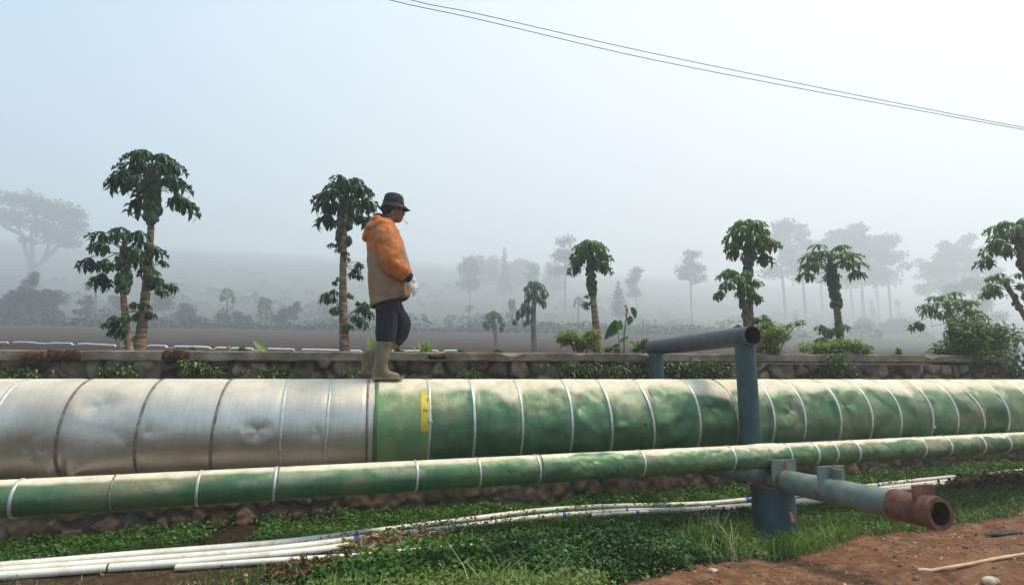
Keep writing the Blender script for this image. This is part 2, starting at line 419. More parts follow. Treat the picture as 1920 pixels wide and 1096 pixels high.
moss = (ss(.58, .7, fbm(XX*4+2, ZZ*4, 61).ravel()))[:, None]*.5
colr = colr*(1-moss)+np.array([.035, .05, .018])[None]*moss
tsel = ss(.19, .225, ZZ.ravel())
V = np.stack([XX.ravel(), Yw, ZZ.ravel()], 1)
t = NT('rubble_stone'); t.set(col=t.attr('Col', True), rough=.88, spec=.25); t.bump(t.noise(60, 6), .5, .008)
mesh_np('stone_face', V, gridf(len(xs), len(zs)), t.m, wall, {'Col': colr})
def captop(X): return .30+.006*(X+2)
t = NT('coping_concrete')
c = t.ramp(t.noise(5, 8, (1, 1, 2), .7), [(.3, (.10, .08, .06)), (.5, (.22, .18, .14)), (.7, (.32, .27, .215))])
c = t.mix(t.math('MULTIPLY', t.ramp(t.noise(2.2, 5), [(.42, (0, 0, 0)), (.62, (1, 1, 1))]), .7), c, (.10, .062, .038))
t.set(col=c, rough=.9, spec=.2); t.bump(t.noise(40, 6), .5, .01)
xs = np.arange(x0, 8.95, .03)
prof = [(6.335, -.10), (6.33, -.09), (6.33, -.012), (6.345, 0), (6.5, .004), (6.76, .002), (6.78, -.01), (6.78, -.10)]
V = []
for x in xs:
    for k, (py, pz) in enumerate(prof):
        V.append((x, py+.006*(mn.noise(Vector((x*6, k*3, 0)))), captop(x)+pz+.010*mn.noise(Vector((x*4, k*2, 5)))-(.03 if k in (2, 3) else 0)*max(0, mn.noise(Vector((x*2.3, 1, 9)))-.28)*4))
n = len(prof); Fc = [[i*n+k, (i+1)*n+k, (i+1)*n+(k+1) % n, i*n+(k+1) % n] for i in range(len(xs)-1) for k in range(n)]
Fc += [list(range(n)), [(len(xs)-1)*n+k for k in range(n)][::-1]]
mesh_np('coping', V, Fc, t.m, wall, smooth=False)
bk = MB(); bk.box(((x0+9.2)/2, 6.6, -.79), ((9.2-x0)/2, .17, .98)); bk.build('core', M['fartrunk'], wall, smooth=False)

# ------------------------------------------------------------------ leaf scatter
def leafcards(name, pts, size, tint, mat, parent=None, aspect=.55, up=.4, fold=.25, droop=.2, direc=None, tagk=None):
    n = len(pts); size = np.asarray(size)*np.ones(n)
    a = rng.uniform(0, 2*PI, n); el = rng.normal(up, .45, n)
    d = np.stack([np.cos(a)*np.cos(el), np.sin(a)*np.cos(el), np.sin(el)], 1) if direc is None else direc
    r_ = rng.normal(0, 1, (n, 3)); r_[:, 2] *= .4; s_ = np.cross(d, np.array([0, 0, 1.0])+.35*r_); s_ /= np.linalg.norm(s_, axis=1)[:, None]+1e-9
    nn_ = np.cross(s_, d)
    S = size[:, None]; w_ = S*aspect*.5
    base = pts; mid = pts+d*S*.45; tip = pts+d*S-np.array([0, 0, 1.0])*S*droop
    V = np.stack([base, mid-s_*w_+nn_*w_*fold, mid-nn_*w_*fold*.4, mid+s_*w_+nn_*w_*fold, tip], 1).reshape(-1, 3)
    i = np.arange(n)*5
    F4 = np.concatenate([np.stack([i, i+2, i+4, i+1], 1), np.stack([i, i+3, i+4, i+2], 1)])
    return mesh_np(name, V, F4, mat, parent, {'tint': np.repeat(tint, 5)}, True)
def blobs(cl, n, shell=.55):
    """points in a set of ellipsoids (cx,cy,cz,rx,ry,rz)"""
    cl = np.array(cl); vol = cl[:, 3]*cl[:, 5]; k = rng.choice(len(cl), n, p=vol/vol.sum())
    d = rng.normal(0, 1, (n, 3)); d /= np.linalg.norm(d, axis=1)[:, None]
    rr = rng.uniform(shell, 1.05, n)**.8
    return cl[k, :3]+d*rr[:, None]*cl[k, 3:], d, k
def blades(name, pts, h, wd, tint, mat, parent=None, lean=.45):
    n = len(pts); h = np.asarray(h)*np.ones(n)
    a = rng.uniform(0, 2*PI, n); d = np.stack([np.cos(a), np.sin(a), 0*a], 1); ln = np.abs(rng.normal(lean, .3, n))[:, None]
    b = a+rng.uniform(-1, 1, n); s_ = np.stack([-np.sin(b), np.cos(b), 0*a], 1)*wd
    up = np.array([0, 0, 1.0]); H = h[:, None]
    p0 = pts; p1 = pts+up*H*.5+d*H*ln*.3; p2 = pts+up*H*.85+d*H*ln*.8; p3 = pts+up*H*(1-.25*ln)+d*H*ln*1.35
    V = np.stack([p0-s_, p0+s_, p1-s_*.9, p1+s_*.9, p2-s_*.6, p2+s_*.6, p3-s_*.08, p3+s_*.08], 1).reshape(-1, 3)
    i = np.arange(n)*8
    Fc = np.concatenate([np.stack([i+k, i+k+1, i+k+3, i+k+2], 1) for k in (0, 2, 4)])
    return mesh_np(name, V, Fc, mat, parent, {'tint': np.repeat(tint, 8)}, True)

# ------------------------------------------------------------------ clad pipelines
def matpipe(kind):
    t = NT(kind)
    fine = t.noise(90, 4, (1, .04, .04)); mid = t.noise(3.5, 7, rough=.65)
    dust_glare_col = t.ramp(t.noise(9, 8, rough=.7), [(.25, (.50, .40, .27)), (.5, (.68, .60, .44)), (.75, (.78, .72, .57))])  # cream of settled dust, lightened to carry the glare on the pipe tops
    if kind == 'green_cladding':
        base = t.ramp(mid, [(.3, (.045, .105, .052)), (.5, (.075, .16, .074)), (.7, (.14, .225, .10))])
        base = t.mix(t.attr('light'), base, t.ramp(mid, [(.3, (.15, .28, .12)), (.7, (.34, .42, .18))]))
        base = t.mix(t.math('MULTIPLY', t.ramp(fine, [(.52, (0, 0, 0)), (.7, (1, 1, 1))]), .22), base, (.22, .28, .16))
        base = t.mix(t.attr('brown'), base, (.25, .22, .12))
        c = t.mix(t.attr('dust'), base, dust_glare_col)
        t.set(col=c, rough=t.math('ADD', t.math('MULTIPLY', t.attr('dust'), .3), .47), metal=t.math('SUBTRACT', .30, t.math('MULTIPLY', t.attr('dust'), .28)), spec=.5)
    else:
        base = t.ramp(mid, [(.3, (.50, .44, .37)), (.5, (.64, .57, .49)), (.7, (.74, .67, .57))])
        base = t.mix(t.math('MULTIPLY', t.ramp(fine, [(.42, (0, 0, 0)), (.62, (1, 1, 1))]), .3), base, (.40, .35, .30))
        base = t.mix(t.attr('brown'), base, (.33, .24, .18))
        c = t.mix(t.math('MULTIPLY', t.attr('dust'), .75), base, dust_glare_col)
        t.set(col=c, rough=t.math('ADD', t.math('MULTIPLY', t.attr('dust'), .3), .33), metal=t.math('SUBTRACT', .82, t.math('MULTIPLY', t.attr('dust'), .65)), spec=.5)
    fold = t.math('ABSOLUTE', t.math('SUBTRACT', t.noise(3.4 if kind == 'green_cladding' else 2.0, 2.5, (1, 1, 1), .55), .5))
    fold = t.math('MULTIPLY', fold, 1.6 if kind == 'green_cladding' else .6)
    t.bump(t.math('ADD', t.math('ADD', t.math('MULTIPLY', t.noise(55, 5), .35), t.math('MULTIPLY', fine, .18)), fold), .5, .012)
    return t.m
M['green'] = matpipe('green_cladding'); M['silver'] = matpipe('silver_cladding')
M['band'] = nm('band_metal', [(.3, (.42, .40, .36)), (.55, (.62, .60, .56)), (.8, (.72, .70, .66))], 30, .42, .2, .003, metal=.6)
M['band_dark'] = nm('weathered_band', [(.3, (.12, .09, .07)), (.55, (.25, .22, .19)), (.8, (.45, .40, .35))], 22, .5, .2, .003, metal=.5)

BY, BZ, BR = 5.06, -.37, .38
def bigX(xp, yp=850):     # image x on the front mid line of the big pipe
    return P(xp, yp, Y=BY-BR*.97)[0]
class Frame:
    def __init__(s, a, b, r): s.a = np.array(a, float); s.b = np.array(b, float); s.r = r; d = s.b-s.a; s.L = np.linalg.norm(d); s.d = d/s.L; s.n = np.cross(s.d, ZH); s.n /= np.linalg.norm(s.n); s.u = np.cross(s.n, s.d)
    # theta 0 = up, +90 = towards the camera
    def pt(s, l, th, r): l = np.asarray(l)[..., None]; th = np.asarray(th)[..., None]; r = np.asarray(r)[..., None]; return s.a+s.d*l+(s.u*np.cos(th)+s.n*np.sin(th))*r
BIG = Frame((-14, BY, BZ), (30, BY, BZ), BR)
SL = (4.18-3.6)/(3.04+1.88)
SA = np.array([-1.88, 3.6, -.612]); SD = np.array([1, SL, -.002])
SMA = Frame(SA-SD*6, SA+SD*22, .096)
def ring_strip(fr, l, wd, rfun, th, tilt=0, n=72, mat=None, parent=None, name='band'):
    T = np.linspace(0, 2*PI, n, endpoint=False); V = []; 
    ll = l+tilt*np.cos(T)
    r0 = rfun(ll, T)
    for (dl, dr) in ((-wd/2, -.004), (-wd/2, th), (-wd*.25, th*1.5), (wd*.25, th*1.5), (wd/2, th), (wd/2, -.004)):
        V.append(fr.pt(ll+dl, T, r0+dr))
    V = np.concatenate(V); m = 6
    Fc = [[i*n+k, i*n+(k+1) % n, (i+1)*n+(k+1) % n, (i+1)*n+k] for i in range(m-1) for k in range(n)]
    o = mesh_np(name, V, Fc, mat, parent)
    return o
def make_pipe(fr, name, label, bands, dents, fine, dx, nth, lightrange, silver_end, crumple, parts, seed, R0):
    root = empty(name, fr.pt(fr.L/2, 0, 0)-np.array([0, 0, R0]), label, 'pipe')
    bl = np.array([b[0] for b in bands])
    def rad(l, T):
        l = np.asarray(l, float); T = np.asarray(T, float)
        k = np.searchsorted(bl, l); k0 = np.clip(k-1, 0, len(bl)-1); k1 = np.clip(k, 0, len(bl)-1)
        gap = np.maximum(bl[k1]-bl[k0], .05); dist = np.minimum(np.abs(l-bl[k0]), np.abs(l-bl[k1]))
        m = ss(.005, .05*gap/.4+.01, dist)
        s = T*R0
        r = R0+.004*m*R0/.38
        cr = crumple(l)
        # ridged crumple (paper like folds)
        warp = .5*(fbm(l*2.2/R0*.38, s*2.2/R0*.38, seed)-.5)
        f1 = 1-np.abs(2*vn(l*3.1/R0*.38+warp*3, s*2.6/R0*.38+k0*3.7, seed+1)-1)*1.6
        f2 = np.abs(2*fbm(l*6/R0*.38+warp*4, s*5/R0*.38+k0*1.3, seed+2, 2)-1)
        side = ss(.35, .8, np.sin(T))*1.0+.12
        r = r+cr*m*side*(-.008*np.clip(f1, -.6, 1)-.006*f2+.002)*R0/.38
        q1 = l*3.4/R0*.38+.5*(fbm(l*3, s*3, seed+21)-.5); q2 = s*3.2/R0*.38+k0*2.3
        r = r+cr*m*side*(-.052*(tri(q1, q2, seed+22)-.42)-.022*(tri(q1*2.3, q2*2.1, seed+23)-.5))*R0/.38
        r = r+cr*.25*m*(fbm(l*16, s*16, seed+5)-.5)*.008*R0/.38
        for (dl, dth, rad_, amp, nst, asp) in dents:
            dd = np.hypot((l-dl), (s-dth*R0)*asp)/rad_; an = np.arctan2((s-dth*R0)*asp, l-dl)
            r = r+amp*np.clip(1-dd, 0, 1)**1.05*(1+.2*np.cos(nst*an+1.3))*m*ss(.0, .06, dist)
        return r
    xa = np.arange(fine[0], fine[1], dx)
    ls = np.concatenate([np.linspace(0, fine[0], 30)[:-1], xa, np.linspace(fine[1], fr.L, 40)])
    T = np.linspace(0, 2*PI, nth, endpoint=False)
    LL, TT = np.meshgrid(ls, T, indexing='ij'); RR = rad(LL, TT)
    V = fr.pt(LL, TT, RR).reshape(-1, 3)
    i = np.arange(len(ls)-1)[:, None]*nth+np.arange(nth)[None]; j = np.arange(len(ls)-1)[:, None]*nth+((np.arange(nth)+1) % nth)[None]
    Fc = np.stack([i, j, j+nth, i+nth], -1).reshape(-1, 4)
    segi = np.searchsorted(bl, LL)
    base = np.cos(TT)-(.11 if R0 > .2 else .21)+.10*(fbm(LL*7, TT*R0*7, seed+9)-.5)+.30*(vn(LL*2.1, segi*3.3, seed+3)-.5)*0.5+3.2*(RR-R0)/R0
    dust = ss(.50, .68, base)*(.86+.14*fbm(LL*30, TT*9, seed+11))  # upward faces turn cream: settled dust with overhead glare painted into the colour
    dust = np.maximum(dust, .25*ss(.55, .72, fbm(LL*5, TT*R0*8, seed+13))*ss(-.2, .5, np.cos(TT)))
    brown = .75*ss(.50, .68, fbm(LL*2.3, TT*R0*3.1, seed+14))*ss(-.6, .2, np.cos(TT))*(.4+.6*ss(.4, .6, vn(LL*.9, 0*LL, seed+15)))
    light = np.zeros_like(LL)
    if lightrange: light = ((LL > lightrange[0]) & (LL < lightrange[1])).astype(float)*.8
    if silver_end is not None:
        smask = LL < silver_end
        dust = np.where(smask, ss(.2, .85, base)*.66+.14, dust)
        brown = np.where(smask, .45*ss(.45, .7, fbm(LL*1.7, TT*R0*2.2, seed+16)), brown)
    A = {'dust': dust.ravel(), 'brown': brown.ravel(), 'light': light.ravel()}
    if silver_end is not None:
        ks = int(np.argmin(np.abs(ls-silver_end)))
        for nm_, sl_, mt in (('silver_cladding', slice(0, ks+1), 'silver'), ('green_cladding', slice(ks, len(ls)), 'green')):
            n_ = len(ls[sl_]); VV = V.reshape(len(ls), nth, 3)[sl_].reshape(-1, 3)
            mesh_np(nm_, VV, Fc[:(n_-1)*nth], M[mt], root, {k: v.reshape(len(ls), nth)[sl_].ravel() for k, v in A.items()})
    else:
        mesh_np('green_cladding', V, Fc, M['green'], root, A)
    for l, wd, tl, mt in bands:
        ring_strip(fr, l, wd, rad, .0035, tl, 96, M[mt], root)
    return root, rad

OFF = -BIG.a[0]
bpx = [-180, -110, -25, 103, 252, 395, 523, 613, 688, 806, 890, 980, 1073, 1147, 1225, 1313, 1382, 1452, 1510, 1577, 1636, 1690, 1750, 1797, 1845, 1893]
bb = []
for i, x in enumerate(bpx):
    tl = {103: .03, 252: .03, 395: .03, 1225: -.045, 1147: -.02, 1845: -.07, 1382: -.03}.get(x, random.uniform(-.006, .006))
    bb.append((bigX(x, 865 if x < 600 else 800)+OFF, .021 if x not in (688,) else .02, tl, 'band_dark' if x in (252, 395, 103, 688, 1382) else 'band'))
for k in range(14): bb.append((bb[-1][0]+.36, .024, 0, 'band'))
bb = [(bb[0][0]-.8*k, .024, 0, 'band') for k in (4, 3, 2, 1)]+bb
def th_of(y, xp):   # angle on the big pipe for image row y at column x
    best = min(range(0, 181, 2), key=lambda a: abs(proj(BIG.pt(bigX(xp)+OFF, R(a), BR))[1]-y)); return R(best)
def proj(p):
    p = np.asarray(p); c, s = math.cos(TILT), math.sin(TILT); f = p@FH; r = p@RH; z = p[2]
    dep = f*c+z*s; up = z*c-f*s
    return 960+FPX*r/dep, 548-FPX*up/dep
dents = [(bigX(172)+OFF, th_of(757, 172), .17, -.034, 2, 1.2), (bigX(140)+OFF, th_of(876, 140), .38, .05, 2, 1.15), (bigX(60)+OFF, th_of(850, 60), .35, -.02, 3, 1.3),
         (bigX(480)+OFF, th_of(806, 480), .13, -.022, 3, 1.2), (bigX(455)+OFF, th_of(812, 455), .22, .008, 3, 1), (bigX(595)+OFF, th_of(815, 595), .10, -.010, 4, 1),
         (bigX(265)+OFF, th_of(815, 265), .18, -.012, 2, 1.5), (bigX(1095)+OFF, th_of(760, 1095), .12, -.03, 2, .9), (bigX(1060)+OFF, th_of(860, 1060), .3, -.03, 3, 1),
         (bigX(1160)+OFF, th_of(800, 1160), .11, .03, 3, 2), (bigX(1290)+OFF, th_of(835, 1290), .3, -.045, 2, 1), (bigX(1340)+OFF, th_of(765, 1340), .2, -.035, 3, 1),
         (bigX(1490)+OFF, th_of(770, 1490), .22, -.045, 2, 1.3), (bigX(1480)+OFF, th_of(800, 1480), .16, .03, 3, .7), (bigX(1600)+OFF, th_of(760, 1600), .25, -.035, 3, 1),
         (bigX(1870)+OFF, th_of(790, 1870), .25, -.04, 3, 1), (bigX(1660)+OFF, th_of(790, 1660), .2, -.025, 3, 1), (bigX(1830)+OFF, th_of(770, 1830), .2, .025, 3, 1)]
SE = bigX(699)+OFF
def crum(l):
    return .10+.95*ss(bigX(790)+OFF, bigX(960)+OFF, l)+.35*((l > SE) & (l < bigX(806)+OFF))
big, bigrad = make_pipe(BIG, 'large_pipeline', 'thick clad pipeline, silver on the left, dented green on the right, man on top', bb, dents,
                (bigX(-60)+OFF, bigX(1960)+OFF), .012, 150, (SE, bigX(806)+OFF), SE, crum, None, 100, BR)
# joint collar, yellow sticker and its lettering, dark saddle
ring_strip(BIG, SE+.012, .035, bigrad, .004, 0, 96, M['green'], big, 'joint_strip')
M['yellow'] = nm('yellow_sticker', [(.3, (.42, .36, .06)), (.6, (.62, .46, .03))], 12, .5, .1)
M['ink'] = NT('black_ink').set(col=(.02, .02, .015), rough=.6).m
def on_big(x, y, dr=.004):
    r = ray(x, y); lo, hi = 3.0, 6.0
    # march to the displaced surface
    for s in np.linspace(4.2, 5.3, 400):
        p = r*(s/r[1]); dy = p[1]-BY; dz = p[2]-BZ; th = math.atan2(-dy, dz)
        if math.hypot(dy, dz) < BR+.002: break
    l = p[0]+OFF
    return BIG.pt(l, th, bigrad(np.array(l), np.array(th))+dr)
def patch(x0_, y0_, x1_, y1_, dr, mat, name, parent, nx_=6, ny_=14, skew=0):
    V = [on_big(x0_+(x1_-x0_)*i/nx_+skew*(j/ny_), y0_+(y1_-y0_)*j/ny_, dr) for j in range(ny_+1) for i in range(nx_+1)]
    return mesh_np(name, V, gridf(nx_+1, ny_+1), mat, parent)
stk = patch(788.5, 733, 804.5, 808, .004, M['yellow'], 'sticker', big)
def strokes(segs, name):
    V = []; Fc = []
    for (a, b_, c_, d_) in segs:
        w_ = 1.0; L = math.hypot(c_-a, d_-b_) or 1; nx_, ny_ = -(d_-b_)/L*w_/2, (c_-a)/L*w_/2
        k = len(V); V += [on_big(a+nx_, b_+ny_, .0065), on_big(a-nx_, b_-ny_, .0065), on_big(c_-nx_, d_-ny_, .0065), on_big(c_+nx_, d_+ny_, .0065)]; Fc.append([k, k+1, k+2, k+3])
    return mesh_np(name, np.array(V), Fc, M['ink'], big, smooth=False)
strokes([(794.5, 766.5, 794.5, 773), (800, 766.5, 800, 773), (794.5, 769.8, 800, 769.8)], 'letter')
strokes([(800.5, 748, 803.5, 750.5), (803.5, 750.5, 801, 753.5), (802.5, 746, 802.5, 748.5)], 'letter')
strokes([(803.6, 785, 803.6, 788), (802, 788.5, 804.5, 788.5), (803.6, 791, 803.6, 794)], 'letter')
strokes([(797.5, 737.5, 799.5, 737.5), (802, 738, 804, 739)], 'letter')
b = MB()
pts = []
for l in np.linspace(4.0, 5.9, 14):
    dip = .06*abs(math.sin((l-4.0)/1.9*PI))**.7
    pts.append([Vector((l, BY+BR*.55*math.cos(a), BZ-BR*.80-dip+.14*abs(math.cos(a)))) for a in np.linspace(0, PI, 12)]+[Vector((l, BY+BR*.5*math.cos(a), BZ-BR*.75)) for a in np.linspace(PI, 0, 6)])
b.loft(pts); M['black'] = nm('blackened_steel', ((.008, .01, .01), (.03, .03, .028)), 8, .6, .2)
b.build('saddle', M['black'], big)
hole = MB(); c0 = on_big(1210, 795, .001); hole.ell(c0, (.012, .006, .013)); hole.build('puncture', M['black'], big)
for x, y in ((1751, 800), (808, 790)):
    cl = MB(); c0 = on_big(x, y, .008); cl.box(c0, (.014, .008, .010)); cl.build('band_clip', M['band'], big, smooth=False, bevel=.003)

def smX(xp):
    best = min(np.linspace(0, SMA.L, 3000), key=lambda l: abs(proj(SMA.pt(l, R(85), SMA.r))[0]-xp)); return best
sb = []
for x, wd, mt in [(-90, .02, 'band'), (20, .02, 'band'), (205, .012, 'band_dark'), (368, .02, 'band'), (515, .022, 'band'), (522, .01, 'band_dark'), (784, .02, 'band'), (901, .018, 'band'), (1013, .018, 'band'), (1020, .009, 'band_dark'), (1210, .022, 'band'),
           (1380, .024, 'band'), (1486, .022, 'band'), (1537, .03, 'band'), (1572, .026, 'band'), (1614, .028, 'band'), (1738, .028, 'band'), (1786, .035, 'band'), (1848, .035, 'band'), (1896, .035, 'band')]:
    sb.append((smX(x), wd*.75, random.uniform(-.004, .006), mt))
for k in range(20): sb.append((sb[-1][0]+.5, .03, 0, 'band'))
sd_ = [(smX(1115), R(60), .22, -.020, 2, 1), (smX(1450), R(50), .22, .016, 3, 1.2), (smX(960), R(95), .15, -.012, 3, 1), (smX(80), R(100), .12, .008, 3, 1), (smX(1720), R(80), .3, -.012, 3, 1)]
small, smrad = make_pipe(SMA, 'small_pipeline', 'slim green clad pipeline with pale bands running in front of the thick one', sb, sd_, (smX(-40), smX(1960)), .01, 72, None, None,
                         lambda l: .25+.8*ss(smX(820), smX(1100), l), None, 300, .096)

# ------------------------------------------------------------------ welded pipe support
SX = 3.25
def paintm(name, a, b_, rust=.5):
    t = NT(name); f = t.noise(5, 8, rough=.7)
    c = t.ramp(t.noise(11, 7), [(.3, a), (.7, b_)])
    q = t.ramp(f, [(rust, (0, 0, 0)), (rust+.07, (1, 1, 1))])
    c = t.mix(q, c, t.ramp(t.noise(30, 5), [(.3, (.10, .035, .02)), (.7, (.24, .11, .06))]))
    t.set(col=c, rough=.55, metal=.1, spec=.4); t.bump(t.noise(35, 6), .35, .004); return t.m
M['paint'] = paintm('blue_green_steel_paint', (.018, .045, .055), (.045, .085, .095), .66)
M['paint_top'] = paintm('grey_weathered_beam_paint', (.035, .045, .055), (.085, .09, .095), .62)
M['paint_pale'] = paintm('pale_grey_green_paint', (.10, .14, .12), (.20, .24, .20), .555)
M['rust'] = nm('rusty_steel', [(.3, (.07, .026, .018)), (.5, (.14, .056, .038)), (.72, (.25, .12, .085))], 12, .85, .5, .006)
M['inside'] = nm('pipe_inside_rust', ((.012, .006, .004), (.06, .022, .012)), 9, .8, .3)
sup = empty('pipe_support', (SX, 4.23, -1.3), 'blue green steel pipe frame straddling the thick pipeline, its lower beam ending in rust', 'pipe support')
RB = .09
b = MB(); b.pipe((SX, 4.23, -1.7), (SX, 4.23, -.86), .168, .01, 56); b.build('column', M['paint'], sup)
b = MB(); b.pipe((SX, 4.23, -.865), (SX, 4.23, -.852), .188, .16, 56); b.build('flange', M['rust'], sup, smooth=False)
zb = -.815
zf = lambda y: -.772-.025*(y-2.76)
b = MB(); b.pipe((SX, 3.06, zf(3.06)), (SX, 6.25, zf(6.25)), RB, .01, 44, 0, segs=1); beam = b.build('cross_beam', M['paint_pale'], sup)
b = MB(); b.pipe((SX, 2.81, zf(2.81)), (SX, 3.065, zf(3.065)), RB+.002, .02, 48, 0, 1); sleeve = b.build('rust_sleeve', [M['rust'], M['inside']], beam)
b = MB(); b.pipe((SX, 2.765, zf(2.76)), (SX, 2.81, zf(2.81)), RB+.005, .026, 48, 0, 1); b.build('end_ring', [M['rust'], M['inside']], beam)
for y_, r_ in ((3.06, RB+.001), (2.81, RB+.004), (4.05, RB+.001)):
    b = MB(); n_ = 60
    b.loft([[Vector((SX+math.cos(2*PI*k/n_)*(r_+q_*(1+.4*mn.noise(Vector((k*.7, y_*9, 0))))), y_+d_, zf(y_)+math.sin(2*PI*k/n_)*(r_+q_))) for k in range(n_)] for d_, q_ in ((-.008, 0), (-.004, .005), (.004, .005), (.008, 0))], False); b.build('weld_bead', M['rust'], beam)
b = MB(); b.box((SX, 2.862, zf(2.86)+.068), (.082, .006, .085)); b.build('end_plate', M['rust'], beam, smooth=False, bevel=.012)
b = MB(); b.box((SX, 4.075, zf(4.07)+.085), (.115, .008, .085)); b.build('stop_plate', M['paint_pale'], beam, smooth=False, bevel=.003)
b = MB(); b.box((SX+.02, 3.60, zf(3.6)+.10), (.115, .008, .075)); b.build('stop_plate', M['paint_pale'], beam, smooth=False, bevel=.003)
b = MB(); b.box((SX+.02, 3.55, zf(3.55)+.105), (.007, .055, .055)); b.build('gusset', M['paint_pale'], beam, smooth=False, bevel=.002)
yn, yf = 4.47, 6.15
b = MB(); b.pipe((SX, yn, zb+.06), (SX, yn, .33), RB-.002, .01, 40); b.build('post', M['paint'], sup)
b = MB(); b.pipe((SX, yf, zb+.06), (SX, yf, .33), RB-.006, .01, 40); b.build('post', M['paint'], sup)
b = MB(); b.pipe((SX, yn-.12, .395), (SX, yf+.12, .395), RB, .009, 48, 0, 1); b.build('top_beam', [M['paint_top'], M['inside']], sup)
M['patch'] = nm('red_primer_patch', ((.30, .10, .07), (.42, .2, .16)), 20, .7, .2)
b = MB(); V = []
for j in range(9):
    zz = -1.04-.08*j/8; wv = .10*(1-.35*math.sin(j*1.9)) if j < 5 else .16
    for i in range(5):
        a_ = -1.02+.22*j/8+wv*(i-2)/2; V.append((SX+.1695*math.sin(a_+1.15), 4.23-.1695*math.cos(a_+1.15), zz))
mesh_np('primer_patch', V, gridf(5, 9), M['patch'], sup)

# ------------------------------------------------------------------ papaya trees
def papaya_leaf(mb, c, outdir, scale, tint, sag, nl=7, seg=5):
    """palmate drooping blade hanging from the petiole tip c"""
    o = Vector(outdir); o.z = 0; o = o.normalized() if o.length > 1e-3 else Vector((1, 0, 0)); s = Vector((-o.y, o.x, 0))
    up = Vector((0, 0, 1))
    for k in range(nl):
        a = (k-(nl-1)/2)/((nl-1)/2)*2.35+random.uniform(-.12, .12)
        L = scale*1.12*(1-.25*abs(a)/2.35)*random.uniform(.85, 1.12)
        d = o*math.cos(a)+s*math.sin(a); side = (s*math.cos(a)-o*math.sin(a))
        el = .35-.3*abs(a)/2.35; p = Vector(c); pts = []
        cur = el-sag*.4
        for i in range(seg+1):
            pts.append(p.copy()); cur -= sag*random.uniform(.36, .62)*5/seg
            p = p+(d*math.cos(cur)+up*math.sin(cur))*(L/seg)
        prof = {5: [.02, .055, .095, .085, .06, 0], 3: [.03, .09, .08, 0]}[seg]
        V = []; 
        for i, q in enumerate(pts):
            w_ = prof[i]*scale*1.15*random.uniform(.8, 1.2)
            V += [q-side*w_-up*w_*.35, q+up*.004, q+side*w_-up*w_*.35]
        Fc = []
        for i in range(seg): Fc += [[3*i, 3*i+1, 3*i+4, 3*i+3], [3*i+1, 3*i+2, 3*i+5, 3*i+4]]
        mb.add(V, Fc, 0, tint+random.uniform(-.12, .12))
        if seg == 5:   # side points of each lobe
            for i, sg in ((2, 1), (2, -1), (3, 1), (3, -1)):
                q = pts[i]; tip = q+(d*.55+side*sg*.8-up*(.3+.5*sag))*L*.26
                mb.add([q, q+d*L*.13+side*sg*L*.06, tip, q+side*sg*L*.07-d*L*.03], [[0, 1, 2, 3]], 0, tint)
